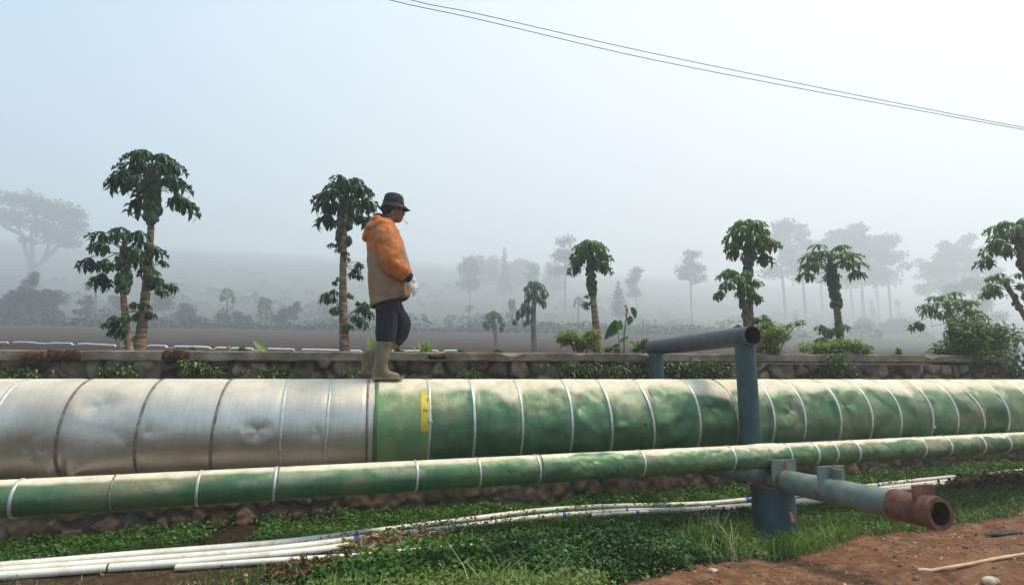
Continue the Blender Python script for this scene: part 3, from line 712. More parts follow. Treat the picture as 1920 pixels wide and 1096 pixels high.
def papaya(base, top, r0, r1, crown, label, nleaf=24, leaf=.30, pet=.35, fruit=None, shoots=(), lo=-.35, hi=1.3, light=0, old=0, near=True, group='papaya trees behind the wall', trunkmat='trunk', name='papaya_tree', sag=.62):
    base = Vector(base); top = Vector(top); H = (top-base).length
    root = empty(name, base, label, 'tree', group)
    b = MB(); n = 60 if near else 10; pts = []; rr = []
    bend = Vector((random.uniform(-.03, .03), random.uniform(-.03, .03), 0))*H
    for i in range(n+1):
        f = i/n; pts.append(base.lerp(top, f)+bend*math.sin(f*PI)); 
        r_ = r0+(r1-r0)*f**.8
        if near: r_ *= 1+.07*math.sin(i*2.4)+random.uniform(-.03, .03)+.25*math.exp(-f*14)
        rr.append(r_)
    pts[0] = pts[0]-Vector((0, 0, .35))
    b.tube(pts, rr, 14 if near else 8); b.build('trunk', M[trunkmat] if near else M['fartrunk'], root)
    mb = MB(); st = MB()
    seg = 5 if near else 3
    nleaf = int(nleaf*.76)
    for k in range(nleaf):
        f = (k+.5)/nleaf; el = lo+(hi-lo)*f**.9+random.uniform(-.12, .12); az = k*2.399+random.uniform(-.3, .3)
        L = pet*(1-.35*f)*random.uniform(.85, 1.15)*crown
        q = top-Vector((0, 0, (1-f)*.30*crown*pet*2)); d = Vector((math.cos(az)*math.cos(el), math.sin(az)*math.cos(el), math.sin(el)))
        tip = q+d*L-Vector((0, 0, .10*L)); midp = q+d*L*.5+Vector((0, 0, .05*L))
        st.tube([q, midp, tip], [.009*crown, .007*crown, .005*crown] if near else [.01*crown]*3, 5, False)
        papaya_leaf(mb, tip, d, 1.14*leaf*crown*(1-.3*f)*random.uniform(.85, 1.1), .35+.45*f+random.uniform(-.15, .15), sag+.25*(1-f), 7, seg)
    for k in range(int(nleaf*.22) if near else 0):   # bare leaf stalks and hanging old leaves
        az = random.uniform(0, 6.28); q = top-Vector((0, 0, random.uniform(.25, .5)*crown*pet*2)); d = Vector((math.cos(az), math.sin(az), random.uniform(-.5, .2)))
        st.tube([q, q+d*pet*.7*crown], [.007, .004], 4, False)
    for (h, side, sc_, nl) in shoots:              # side shoots on the trunk
        q = base.lerp(top, h)+bend*math.sin(h*PI); sm_b = MB()
        for j in range(nl):
            az = (0 if side > 0 else PI)+random.uniform(-1.3, 1.3); el = random.uniform(-.2, .9); d = Vector((math.cos(az)*math.cos(el), math.sin(az)*math.cos(el), math.sin(el)))
            L = random.uniform(.06, .2)*sc_*1.6; tip = q+Vector((0, 0, random.uniform(-.08, .08)*sc_))+d*L
            sm_b.tube([q, tip], [.006, .004], 4, False, 1); papaya_leaf(sm_b, tip, d, .15*sc_*random.uniform(.7, 1.2), random.uniform(.3, .9), .8, 7, seg if near else 3)
        sm_b.build('side_shoot', [M['papaya_leaf_light'] if light else M['papaya_leaf'], M['stem']], root)
    cr_ = mb.build('crown', M['papaya_leaf_light'] if light else M['papaya_leaf'], root)
    st.build('leaf_stalks', M['stem'], cr_)
    if old:
        ob = MB()
        for j in range(old):
            az = random.uniform(0, 6.28); d = Vector((math.cos(az), math.sin(az), 0)); papaya_leaf(ob, top+d*.25*crown-Vector((0, 0, .18)), d, .2*crown, random.uniform(.2, .9), 1.1, 7, 5)
        ob.build('withered_leaf', M['old_leaf'], root)
    if fruit:
        h0, h1, nf, fs, rad_ = fruit
        fm = MB(); fm.ell((0, 0, 0), (.62, .62, 1), 12, 8); me = None
        for j in range(nf):
            f = h0+(h1-h0)*(j+.5)/nf; q = base.lerp(top, f)+bend*math.sin(f*PI); f += random.uniform(-.03, .03)*(h1-h0); q = base.lerp(top, f)+bend*math.sin(f*PI); az = random.uniform(0, 6.28); s_ = fs*random.uniform(.5, 1.2)
            if me is None:
                o = fm.build('fruit', M['fruit'], root); me = o.data
            else:
                o = link('fruit', me, root)
            tp = rad_*random.uniform(.5, 1.15)*(.75+.25*math.sin(PI*(j+.5)/nf))
            o.location = tuple(q+Vector((math.cos(az), math.sin(az), 0))*tp); o.scale = (s_, s_, s_); o.rotation_euler = (random.uniform(-.3, .3), random.uniform(-.3, .3), az)
    return root

def at(x, y, F): return P(x, y, F=F)
def gp(x, F):     # ground point behind the wall under image column x at distance F
    p = P(x, 650, F=F); p[2] = fieldz(p[0], p[1]); return p
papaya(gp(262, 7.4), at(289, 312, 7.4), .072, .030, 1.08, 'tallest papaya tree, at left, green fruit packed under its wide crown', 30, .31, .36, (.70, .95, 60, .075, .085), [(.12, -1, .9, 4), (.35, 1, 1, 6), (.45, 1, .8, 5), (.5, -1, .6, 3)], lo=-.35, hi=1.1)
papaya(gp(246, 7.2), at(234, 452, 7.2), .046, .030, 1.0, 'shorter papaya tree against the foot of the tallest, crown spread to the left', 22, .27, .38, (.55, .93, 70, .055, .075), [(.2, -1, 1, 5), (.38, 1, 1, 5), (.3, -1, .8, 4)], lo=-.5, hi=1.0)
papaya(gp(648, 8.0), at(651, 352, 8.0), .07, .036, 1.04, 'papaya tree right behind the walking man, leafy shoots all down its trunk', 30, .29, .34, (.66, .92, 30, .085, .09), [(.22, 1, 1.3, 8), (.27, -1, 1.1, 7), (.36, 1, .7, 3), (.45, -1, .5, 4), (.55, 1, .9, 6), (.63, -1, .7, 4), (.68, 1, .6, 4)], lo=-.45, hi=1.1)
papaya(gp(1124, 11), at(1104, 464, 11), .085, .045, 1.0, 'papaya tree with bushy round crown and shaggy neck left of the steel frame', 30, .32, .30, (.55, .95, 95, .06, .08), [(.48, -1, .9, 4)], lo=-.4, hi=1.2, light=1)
papaya(gp(1003, 21), at(1003, 535, 21), .13, .08, 1.35, 'hazy papaya tree with a small second crown on its trunk in the middle distance', 24, .32, .30, None, [(.55, -1, 2.6, 9), (.62, -1, 2.2, 8)], lo=-.7, hi=1.1, near=False)
papaya(gp(931, 34), at(925, 590, 34), .13, .09, 1.75, 'small faded papaya tree left of the hazy two crowned one', 22, .32, .32, None, [], lo=-.6, hi=1.0, near=False)
papaya(gp(1412, 9.6), at(1404, 428, 9.6), .06, .045, 1.08, 'papaya tree above the open end of the top beam, yellowing leaves in its crown', 28, .30, .30, (.64, .9, 40, .07, .075), [(.30, 1, 1, 6), (.2, -1, 1, 5)], lo=-.6, hi=1.2, light=1, old=3, trunkmat='trunk_red')
papaya(gp(1412, 9.3), at(1384, 520, 9.3), .05, .035, .95, 'lower papaya tree leaning left beside the one with yellowing leaves', 20, .24, .36, (.3, .93, 60, .055, .055), [(.2, 1, 1.2, 6)], lo=-.1, hi=1.0, light=1, trunkmat='trunk_red')
papaya(gp(1577, 11.5), at(1555, 478, 11.5), .085, .05, 1.2, 'papaya tree with a flat umbrella crown and bare stalks, right of the steel frame', 26, .27, .42, (.52, .90, 95, .075, .085), [(.25, -1, 1.6, 8), (.3, -1, 1.2, 6)], lo=.0, hi=.8, light=1, trunkmat='trunk_red', sag=.42)
papaya(gp(1786, 12), at(1776, 566, 12), .07, .05, 1.25, 'short papaya tree rising out of the large bush on the right', 22, .26, .40, None, [], lo=-.1, hi=.8, light=1, trunkmat='trunk_red', sag=.5)
papaya(gp(1965, 9.5), at(1902, 430, 9.5), .07, .05, 1.15, 'tall papaya tree cut off by the right edge of the photo', 26, .28, .34, (.6, .93, 30, .075, .08), [], lo=-.4, hi=1.1, light=1, trunkmat='trunk_red')
papaya(gp(1960, 10.5), at(1882, 524, 10.5), .05, .04, .95, 'slender leaning papaya tree below the tall one at the right edge', 18, .24, .36, (.5, .9, 16, .055, .055), [], lo=-.1, hi=.9, light=1, trunkmat='trunk_red')

# ------------------------------------------------------------------ far trees in the fog
def clump_tree(x, ytop, ybase, wpx, label, kind='round', n=900, trunk=True, seed=1, F=None, name='broadleaf_tree', cat='tree', group='foggy trees on the hillside'):
    rs = random.Random(seed); p = gp(x, F) if F else hit(x, ybase)
    F = float(p@FH); top = P(x, ytop, F=F); H = top[2]-p[2]; W = wpx/FPX*F*.98
    base = Vector(p); root = empty(name, base, label, cat, group); cl = []
    tb = MB()
    if kind == 'round':
        for k in range(9):
            a = rs.uniform(0, 6.28); r_ = rs.uniform(.0, .30)*W; zz = rs.uniform(.28, .84)*H; rr = rs.uniform(.16, .26)*W
            cl.append((base.x+math.cos(a)*r_, base.y+math.sin(a)*r_, base.z+zz, rr, rr, min(rr*.8, H*.2)))
        for c in cl[:6]: tb.tube([base-Vector((0, 0, .5)), base+Vector((0, 0, H*.3)), Vector(c[:3])], [W*.03, W*.022, W*.006], 6)
    elif kind == 'bush':
        W *= 1.3
        for k in range(10):
            a = rs.uniform(0, 6.28); r_ = rs.uniform(0, .36)*W; rr = rs.uniform(.15, .25)*W
            cl.append((base.x+math.cos(a)*r_, base.y+math.sin(a)*r_, base.z+rs.uniform(.12, .7)*H, rr, rr, rr*.75))
        for c in cl[:5]: tb.tube([base-Vector((0, 0, .3)), Vector(c[:3])], [W*.02, W*.006], 6)
    elif kind == 'pine':     # tall bare stem, ragged top
        W *= 1.5
        for k in range(13):
            f = rs.uniform(.52, .97); r_ = (1.15-f)*1.1*W*rs.uniform(.1, .75); a = rs.uniform(0, 6.28); rr = W*rs.uniform(.15, .29)
            cl.append((base.x+math.cos(a)*r_, base.y+math.sin(a)*r_, base.z+f*H-rr*.5, rr, rr, rr*.55))
        tb.tube([base-Vector((0, 0, 1)), base+Vector((rs.uniform(-.02, .02)*H, 0, H*.5)), base+Vector((rs.uniform(-.02, .02)*H, 0, H*.93))], [H*.014, H*.01, H*.004], 7)
        for c in cl: tb.tube([base+Vector((0, 0, c[2]-base.z-H*.06)), Vector(c[:3])], [H*.005, H*.002], 5)
    elif kind == 'cone':
        W *= 1.7
        for k in range(9):
            f = .25+.72*k/8; r_ = rs.uniform(0, .2)*W*(1-f); a = rs.uniform(0, 6.28); rr = W*.5*(1.08-f)
            cl.append((base.x+math.cos(a)*r_, base.y+math.sin(a)*r_, base.z+f*H, rr, rr, H*.07))
        tb.tube([base-Vector((0, 0, 1)), base+Vector((0, 0, H*.95))], [H*.02, H*.004], 7)
    n = int(n*4); pts, d, k = blobs(cl, n, .25)
    leafcards('crown', pts, W*.06*rng.uniform(.6, 1.5, n), rng.uniform(0, 1, n), M['hill_leaf'], root, .75, .2)
    tb.build('trunk', M['fartrunk'], root)
    return root
FAR = [  # x, ytop, ybase, width, label, kind, n
 (52, 497, 604, 46, 'small round treetop above the foggy thicket at the far left', 'round', 500),
 (22, 535, 606, 80, 'foggy thicket cut off by the left edge of the photo', 'bush', 900),
 (74, 530, 606, 70, 'foggy thicket standing below the small round treetop', 'bush', 900),
 (118, 500, 598, 62, 'faint foggy tree between the left thicket and the papaya trees', 'round', 600),
 (160, 543, 605, 40, 'small foggy tree left of the shorter papaya trunk', 'round', 500),
 (212, 524, 602, 42, 'foggy tree just left of the shorter papaya trunk', 'round', 500),
 (306, 518, 602, 60, 'tall foggy tree just right of the tallest papaya trunk', 'round', 700),
 (350, 560, 607, 46, 'low round foggy bush right of the tallest papaya trunk', 'bush', 600),
 (425, 568, 612, 38, 'dark foggy bush under the thin umbrella papaya', 'bush', 500),
 (452, 585, 613, 34, 'smallest foggy bush beside the thin umbrella papaya', 'bush', 400),
 (528, 568, 613, 40, 'left one of two touching foggy bushes left of the man', 'bush', 500),
 (551, 560, 613, 34, 'right and taller one of two touching foggy bushes left of the man', 'round', 500),
 (472, 540, 590, 24, 'very faint tree between the thin papaya and the shaggy one', 'round', 300),
 (600, 548, 592, 34, 'very faint tree left of the fruit bearing papaya behind the man', 'round', 300),
 (945, 466, 560, 26, 'pointed conifer shape dim in the fog right of the man', 'cone', 600),
 (1003, 478, 562, 50, 'dim foggy crown between the pointed conifer and the bushy papaya', 'round', 500),
 (880, 474, 560, 70, 'dim foggy crown just right of the man', 'round', 600),
 (1060, 434, 590, 52, 'tall ragged tree faint behind the bushy papaya', 'pine', 700),
 (960, 556, 622, 38, 'low foggy tree behind the hazy two crowned papaya', 'round', 400),
 (880, 566, 615, 22, 'tiny foggy tree right of the hem of the orange jacket', 'round', 300),
 (1196, 497, 600, 38, 'slim foggy tree with an oval crown above the banana plant', 'pine', 500),
 (1162, 530, 610, 34, 'faint column shaped tree between banana plant and bushy papaya', 'cone', 400),
 (1300, 455, 590, 46, 'lone oval crowned tree floating in the fog left of the steel frame', 'pine', 600),
 (1478, 408, 585, 66, 'leftmost of the tall pines in the fog right of the frame', 'pine', 900),
 (1516, 414, 585, 44, 'narrow tall pine above the umbrella crowned papaya', 'pine', 600),
 (1582, 424, 588, 62, 'tall pine behind the right side of the umbrella crowned papaya', 'pine', 900),
 (1625, 416, 590, 78, 'broadest tall pine of the foggy grove', 'pine', 1100),
 (1676, 432, 590, 60, 'rightmost tall pine of the foggy grove', 'pine', 800),
 (1752, 476, 592, 36, 'small pine between the foggy grove and the right hand trees', 'pine', 500),
 (1796, 446, 592, 62, 'dark foggy crown over the short papaya tree', 'pine', 900),
 (1838, 430, 592, 56, 'highest foggy tree near the right edge', 'pine', 900),
 (1869, 462, 592, 40, 'foggy tree closest to the papaya at the right edge', 'pine', 600),
 (1800, 508, 600, 60, 'low foggy canopy under the right hand trees', 'round', 600),
 (1860, 505, 602, 70, 'low foggy canopy beside the leaning papaya at the right edge', 'round', 700),
 (1620, 585, 628, 44, 'dim bush right of the umbrella crowned papaya trunk', 'bush', 400),
 (1690, 590, 628, 70, 'wide dim bush above the brown field on the right', 'bush', 700),
 (1548, 440, 588, 60, 'faint foggy crown filling the gap between the narrow pine and the grove', 'pine', 900),
 (1606, 436, 590, 74, 'faint crown in the middle of the foggy grove', 'pine', 900),
 (1655, 428, 590, 66, 'faint crown joining the two right hand trees of the foggy grove', 'pine', 900),
 (1815, 470, 592, 60, 'faint crown below the highest foggy tree near the right edge', 'pine', 800),
 (905, 470, 556, 84, 'faint foggy canopy between the man and the pointed conifer', 'round', 900),
 (975, 486, 560, 90, 'faint foggy canopy behind the pointed conifer', 'round', 900),
 (1035, 492, 566, 80, 'faint foggy canopy left of the bushy papaya', 'round', 900),
 (1494, 574, 618, 20, 'tiny dim tree between the steel frame and the umbrella crowned papaya', 'round', 250),
 (1640, 555, 612, 24, 'tiny tree with a flat top in the fog over the right field', 'round', 250),
 (1688, 548, 612, 26, 'tiny tree left of the short papaya tree in the fog', 'round', 250)]
for i, (x, yt, yb, wpx, lb, kd, n) in enumerate(FAR):
    clump_tree(x, yt, yb, wpx, lb, kd, n, seed=i+3, F=(270 if lb.startswith('faint foggy') or lb.startswith('faint crown') else 215 if kd == 'pine' and x > 1400 else 190 if kd == 'pine' else 230 if kd == 'cone' and yt < 500 else 200 if yt < 485 else 150 if 'faint' in lb or 'dim foggy' in lb or 'canopy' in lb else None), name='pine_tree' if kd == 'pine' else 'conifer_tree' if kd == 'cone' else 'foggy_bush' if kd == 'bush' else 'broadleaf_tree', cat='bush' if kd == 'bush' else 'tree', group='foggy bushes across the field' if kd == 'bush' else 'foggy trees on the hillside')
for (x, yt, yb, cr, lb) in [(427, 545, 609, 3.0, 'thin umbrella shaped papaya faint across the field, left of the shaggy one'), (498, 562, 614, 3.2, 'shaggy papaya faint across the field with a pale trunk'),
                            (180, 522, 607, 3.0, 'faint papaya tree left of the two near left papaya trunks'), (615, 566, 607, 2.6, 'very faint papaya just left of the fruit bearing papaya trunk'), (1085, 560, 622, 2.6, 'very faint papaya left of the bushy papaya trunk')]:
    p = hit(x, yb); papaya(p, P(x, yt, F=float(p@FH)), .2, .12, cr, lb, 18, .34, .34, None, [(.45, 1, 4, 5), (.4, -1, 4, 5)] if x in (427, 498) else [], lo=-.6, hi=1.0, near=False, group='faint papaya trees across the field')
# the spreading tree at far left
F = 185.0; base = Vector(gp(58, F)); root = empty('rain_tree', base, 'large spreading tree with forked limbs, ghostly grey in the fog at the far left', 'tree')
tb = MB(); cl = []
for (x, y, r_, rz_) in [(18, 375, 34, 20), (55, 378, 36, 22), (30, 405, 34, 18), (85, 392, 40, 26), (118, 400, 36, 26), (140, 425, 30, 26), (75, 425, 40, 20), (110, 445, 38, 20), (20, 415, 24, 12), (-10, 400, 30, 18), (55, 450, 24, 9), (135, 455, 24, 14), (148, 400, 18, 14)]:
    c = P(x, y, F=F+random.uniform(-3, 3)); s_ = F/FPX; cl.append((*c, r_*s_, r_*s_, rz_*s_))
pts, d, k = blobs([(*k_[:3], *[v*.86 for v in k_[3:]]) for k_ in cl], 6500, .1); leafcards('crown', pts, rng.uniform(.7, 1.9, 6500), rng.uniform(0, 1, 6500), M['hill_leaf'], root, .5, .1)
def q(x, y): return Vector(P(x, y, F=F))
fk = q(60, 505); tb.tube([base-Vector((0, 0, 1)), q(59, 545), fk], [1.6, 1.3, 1.1], 8)
for path in ([(60, 505), (48, 470), (42, 440), (20, 405)], [(60, 505), (60, 465), (58, 440), (70, 400)], [(60, 505), (84, 485), (92, 455), (110, 420)], [(92, 455), (85, 430), (60, 400)], [(84, 485), (110, 460), (140, 430)], [(42, 440), (10, 425), (-15, 405)]):
    tb.tube([q(*a) for a in path], [.8-.17*i for i in range(len(path))], 6)
tb.build('trunk', M['fartrunk'], root)
# hedge line and ground vegetation at the far side of the field
pts = []
for k in range(9000):
    x = rng.uniform(-45, 80); y = 80+.12*x+rng.exponential(7); pts.append((x, y, float(0)))
pts = np.array(pts); pts[:, 2] = fieldz(pts[:, 0], pts[:, 1])+rng.uniform(0, 1.6, len(pts))*ss(.42, .62, fbm(pts[:, 0]*.15, pts[:, 1]*.15, 71))
tag(leafcards('undergrowth', pts, rng.uniform(.4, 1.0, len(pts)), rng.uniform(0, 1, len(pts)), M['hill_leaf'], None, .7, .3), 'low grey green undergrowth along the far edge of the ploughed field', 'undergrowth', kind='stuff')
cc = np.stack([rng.uniform(-110, 330, 420), 92+rng.uniform(0, 1, 420)**1.3*200], 1); ii = np.repeat(np.arange(420), 60)
pts = np.zeros((len(ii), 3)); sz_ = (rng.uniform(.8, 3.2, 420))[ii]; dd_ = rng.normal(0, 1, (len(ii), 3)); dd_ /= np.linalg.norm(dd_, axis=1)[:, None]
pts[:, :2] = cc[ii]+dd_[:, :2]*sz_[:, None]; pts[:, 2] = fieldz(pts[:, 0], pts[:, 1])+np.abs(dd_[:, 2])*sz_*.9-.2
tag(leafcards('hillside_scrub', pts, .45*sz_*rng.uniform(.6, 1.2, len(ii)), rng.uniform(0, 1, len(ii)), M['hill_leaf'], None, .8, .3), 'scrub dotting the terraced hillside in the fog', 'scrub', kind='stuff')
# white plastic strip on the field edge
M['plastic'] = nm('white_plastic', ((.62, .62, .60), (.8, .8, .78)), 6, .4, .1)
mb = MB(); 
ends = [hit(-60, 641), hit(330, 652)]; e0, e1 = ends; e2 = hit(860, 659.5)
def fp(t_): 
    p = e0+(e1-e0)*t_ if t_ <= 1 else e1+(e2-e1)*(t_-1); return Vector((p[0], p[1], float(fieldz(p[0], p[1]))+.06))
pl = []
for j_ in range(700):
    p_ = fp(2*j_/699); p_.z += -.05+.035*math.tanh(-25*(mn.noise(Vector((j_*.06, 0, 3)))-.22)); pl.append(p_)
mb.tube(pl, .03, 8)
tag(mb.build('irrigation_pipe', M['plastic']), 'dashed looking white plastic pipe lying along the near edge of the ploughed field', 'pipe')
mb = MB(); 
for x, y in ((162, 634), (224, 640)):
    p = hit(x, y+12); mb2 = MB(); mb2.tube([Vector(p)-Vector((0, 0, .1)), Vector(p)+Vector((.02, 0, .3))], [.035, .03], 7); tag(mb2.build('wooden_stake', M['trunk']), 'short wooden stake in the field, %s' % ('far left of the papaya trunks' if x == 162 else 'close beside the shorter papaya trunk'), 'stake', 'field stakes')

# ------------------------------------------------------------------ shrubs on the wall
def shrub(name, x, y0, y1, wpx, F, n, lsz, mat, label, nb=9, seed=1, spread=.9, cat='bush', zoff=-.1, extra=()):
    rs = random.Random(seed); c = P(x, y1, F=F); top = P(x, y0, F=F); H = top[2]-c[2]; W = wpx/FPX*F
    root = empty(name, c, label, cat); cl = []; tb = MB()
    for k in range(nb):
        a = rs.uniform(0, 6.28); r_ = rs.uniform(0, .36)*W; hh = rs.uniform(.12, .82)*H; rr = rs.uniform(.13, .21)*W
        cl.append((c[0]+math.cos(a)*r_, c[1]+math.sin(a)*r_*spread, c[2]+hh, rr, rr*spread, min(rr*.8, H*.32)))
    for (ex, ey, er) in extra:
        q_ = P(ex, ey, F=F); cl.append((q_[0], q_[1], q_[2], er/FPX*F, er/FPX*F, er*.7/FPX*F))
    for k_ in cl: tb.tube([Vector(c)+Vector((0, 0, zoff)), Vector(c).lerp(Vector(k_[:3]), .6)+Vector((0, 0, .05)), Vector(k_[:3])+Vector((0, 0, k_[5]*.6))], [.012, .008, .003], 5)
    pts, d, kk = blobs(cl, n, .3)
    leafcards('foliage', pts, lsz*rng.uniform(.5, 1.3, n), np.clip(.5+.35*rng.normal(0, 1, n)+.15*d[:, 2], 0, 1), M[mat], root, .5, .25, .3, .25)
    tb.build('branch', M['fartrunk'], root); return root
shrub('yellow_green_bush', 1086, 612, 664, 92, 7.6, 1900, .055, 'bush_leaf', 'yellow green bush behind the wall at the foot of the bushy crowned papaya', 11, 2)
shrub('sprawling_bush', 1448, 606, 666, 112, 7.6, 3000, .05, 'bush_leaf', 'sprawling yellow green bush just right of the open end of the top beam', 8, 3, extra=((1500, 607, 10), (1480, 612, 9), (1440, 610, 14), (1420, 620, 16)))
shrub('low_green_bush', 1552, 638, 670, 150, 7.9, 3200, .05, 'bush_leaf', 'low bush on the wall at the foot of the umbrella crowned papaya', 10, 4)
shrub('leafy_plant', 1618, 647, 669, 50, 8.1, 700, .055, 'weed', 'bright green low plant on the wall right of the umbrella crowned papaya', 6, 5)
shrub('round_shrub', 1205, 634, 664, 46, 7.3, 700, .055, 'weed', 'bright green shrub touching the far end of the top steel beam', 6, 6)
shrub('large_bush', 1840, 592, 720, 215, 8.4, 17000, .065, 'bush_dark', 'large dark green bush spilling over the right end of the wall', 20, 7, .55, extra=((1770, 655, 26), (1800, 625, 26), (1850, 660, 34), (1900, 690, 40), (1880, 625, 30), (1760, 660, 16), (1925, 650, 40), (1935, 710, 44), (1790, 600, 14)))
shrub('small_herb', 1685, 654, 669, 22, 8.2, 200, .05, 'weed', 'lone small herb on the wall coping over the bare brown field', 3, 8)
for (x, y, w_, lb) in [(365, 648, 22, 'small bright weed on the coping left of the fruit bearing papaya'), (455, 652, 26, 'low weed on the coping right of the brown bud'), (700, 640, 24, 'pale leafy weed behind the boot of the walking man'), (745, 650, 20, 'bright weed in front of the standing boot'),
                       (935, 655, 18, 'weed on the coping right of the spiky clump'), (1140, 652, 20, 'weed between yellow green bush and banana plant'), (865, 656, 14, 'tiny weed beside the spiky clump')]:
    shrub('wall_weed', x, y, 664, w_, 7.0, 150, .05, 'weed', lb, 3, int(x))
# spiky clump
p = P(798, 664, F=6.7); root = empty('spiky_clump', p, 'clump of upright strap leaves on the wall just right of the man', 'plant')
n = 46; pts = np.array(p)[None]+rng.normal(0, .03, (n, 3))*np.array([1.6, 1, 0]); blades('foliage', pts, rng.uniform(.10, .2, n), .007, rng.uniform(.3, 1, n), M['grass'], root, .55)
# taro leaf with midrib
def bigleaf(mb, c, d, up, L, W, curl=.25, t=.6, n=7):
    c = Vector(c); d = Vector(d).normalized(); s_ = d.cross(Vector(up)).normalized(); nn_ = s_.cross(d); V = []
    for i in range(n+1):
        f = i/n; w_ = W*math.sin(PI*min(1, f*.93+.07))**.75*(1-.25*f); q_ = c+d*L*f-nn_*curl*L*f*f
        V += [q_-s_*w_+nn_*w_*.3, q_-s_*w_*.5+nn_*w_*.1, q_, q_+s_*w_*.5+nn_*w_*.1, q_+s_*w_+nn_*w_*.3]
    mb.add(V, [[5*i+j, 5*i+j+1, 5*i+j+6, 5*i+j+5] for i in range(n) for j in range(4)], 0, t)
p = P(503, 662, F=6.6); root = empty('taro_plant', p, 'single broad pale green leaf leaning left on the coping between two papaya trees', 'plant')
mb = MB(); bigleaf(mb, P(501, 658, F=6.6), np.array(P(470, 632, F=6.6))-np.array(P(501, 658, F=6.6)), (0, -1, .3), .23, .055, .1, .95); mb.build('leaf', M['weed_pale'], root)
mb = MB(); mb.tube([p, Vector(P(501, 658, F=6.6))], .006, 5); mb.build('stalk', M['stem'], root)
p = P(693, 665, F=6.75); root = empty('taro_plant', p, 'pale upright leaf behind the heel of the standing boot', 'plant')
mb = MB(); bigleaf(mb, P(695, 660, F=6.75), np.array([-.1, 0, 1]), (0, -1, 0), .2, .05, .1, .9); bigleaf(mb, P(690, 660, F=6.75), np.array([.5, -.1, .8]), (0, -1, 0), .14, .04, .2, .7); mb.build('leaf', M['weed_pale'], root)
p = P(428, 664, F=6.5); root = empty('fallen_papaya', p, 'small brown rotting papaya fruit standing on the coping', 'fruit')
mb = MB(); mb.ell(np.array(p)+np.array([0, 0, .05]), (.028, .028, .055)); M['rot'] = nm('rotting_skin', ((.16, .07, .03), (.38, .22, .08)), 20, .6, .2); mb.build('body', M['rot'], root)
mb = MB(); mb.tube([np.array(p)+np.array([0, 0, .09]), np.array(p)+np.array([-.015, 0, .12])], [.01, .003], 6); mb.build('stem', M['stem'], root)
# banana plant
F = 7.2; p = P(1170, 666, F=F); root = empty('banana_plant', p, 'young banana plant with two broad dark leaves and a tall flower stalk on the wall', 'plant')
mb = MB(); bq = lambda x, y: np.array(P(x, y, F=F))
for a, b_, W, t_ in (((1158, 616), (1141, 628), .05, .45), ((1155, 600), (1140, 630), .06, .3), ((1158, 618), (1164, 603), .06, .85), ((1180, 640), (1194, 650), .03, 1), ((1163, 640), (1176, 632), .03, .9), ((1160, 645), (1148, 655), .035, .3), ((1183, 576), (1192, 592), .055, .15), ((1182, 592), (1180, 606), .05, .6), ((1163, 655), (1152, 663), .04, .2)):
    bigleaf(mb, bq(*a), bq(*b_)-bq(*a), (.2, -1, .3), float(np.linalg.norm(bq(*b_)-bq(*a)))*1.25, W, .2, t_)
mb.build('leaf', M['weed_dark'], root)
mb = MB(); mb.tube([p-np.array([0, 0, .1]), bq(1170, 630), bq(1174, 595), bq(1176, 575)], [.013, .011, .008, .005], 7); mb.tube([bq(1163, 666), bq(1161, 640), bq(1157, 612)], [.012, .008, .005], 6); mb.build('stalk', M['stem'], root)
mb = MB(); [mb.ell(bq(x, y), .022*s_) for x, y, s_ in ((1175, 579, 1), (1174, 590, .8), (1176, 597, 1), (1173, 573, .8), (1176, 584, .8))]; mb.build('flower', M['dry_leaf'], root)
# moss and earth clumps on the coping
M['moss'] = nm('dead_moss', [(.3, (.022, .01, .006)), (.55, (.06, .024, .014)), (.75, (.12, .05, .03))], 40, .95, 1, .02)
M['moss_red'] = nm('reddish_moss', [(.3, (.05, .02, .012)), (.7, (.17, .075, .04))], 40, .95, 1, .02)
for (xa, xb, ya, yb, lb, mt) in [(88, 146, 655, 679, 'dark brown moss mat hanging over the coping at far left', 'moss'), (40, 88, 657, 676, 'reddish moss mat left of the darkest one', 'moss_red'), (305, 352, 655, 681, 'dark brown moss mat on the coping right of the tallest papaya', 'moss'), (806, 834, 663, 673, 'small tuft of dead moss in front of the spiky clump', 'moss')]:
    cx_ = (xa+xb)/2; F = 6.33/ray(cx_, 660)[1]*(ray(cx_, 660)@FH); a = P(xa, (ya+yb)/2, Y=6.31); b_ = P(xb, (ya+yb)/2, Y=6.31)
    mb = MB(); hh = (yb-ya)/FPX*F/2
    for k in range(16):
        f = (k+.5)/16; c = a+(b_-a)*f; mb.ell(c+np.array([0, random.uniform(.0, .02), random.uniform(-.15, .15)*hh]), (abs(b_[0]-a[0])/14+.01, random.uniform(.02, .045), hh*random.uniform(.75, 1.05)), 10, 7)
    tag(remeshed(mb, 'moss_mat', M[mt], .009, None, 1, lambda V, N: .012*(fbm(V[:, 0]*50, V[:, 2]*50, 3)-.5)*2), lb, 'moss', 'moss mats on the coping')
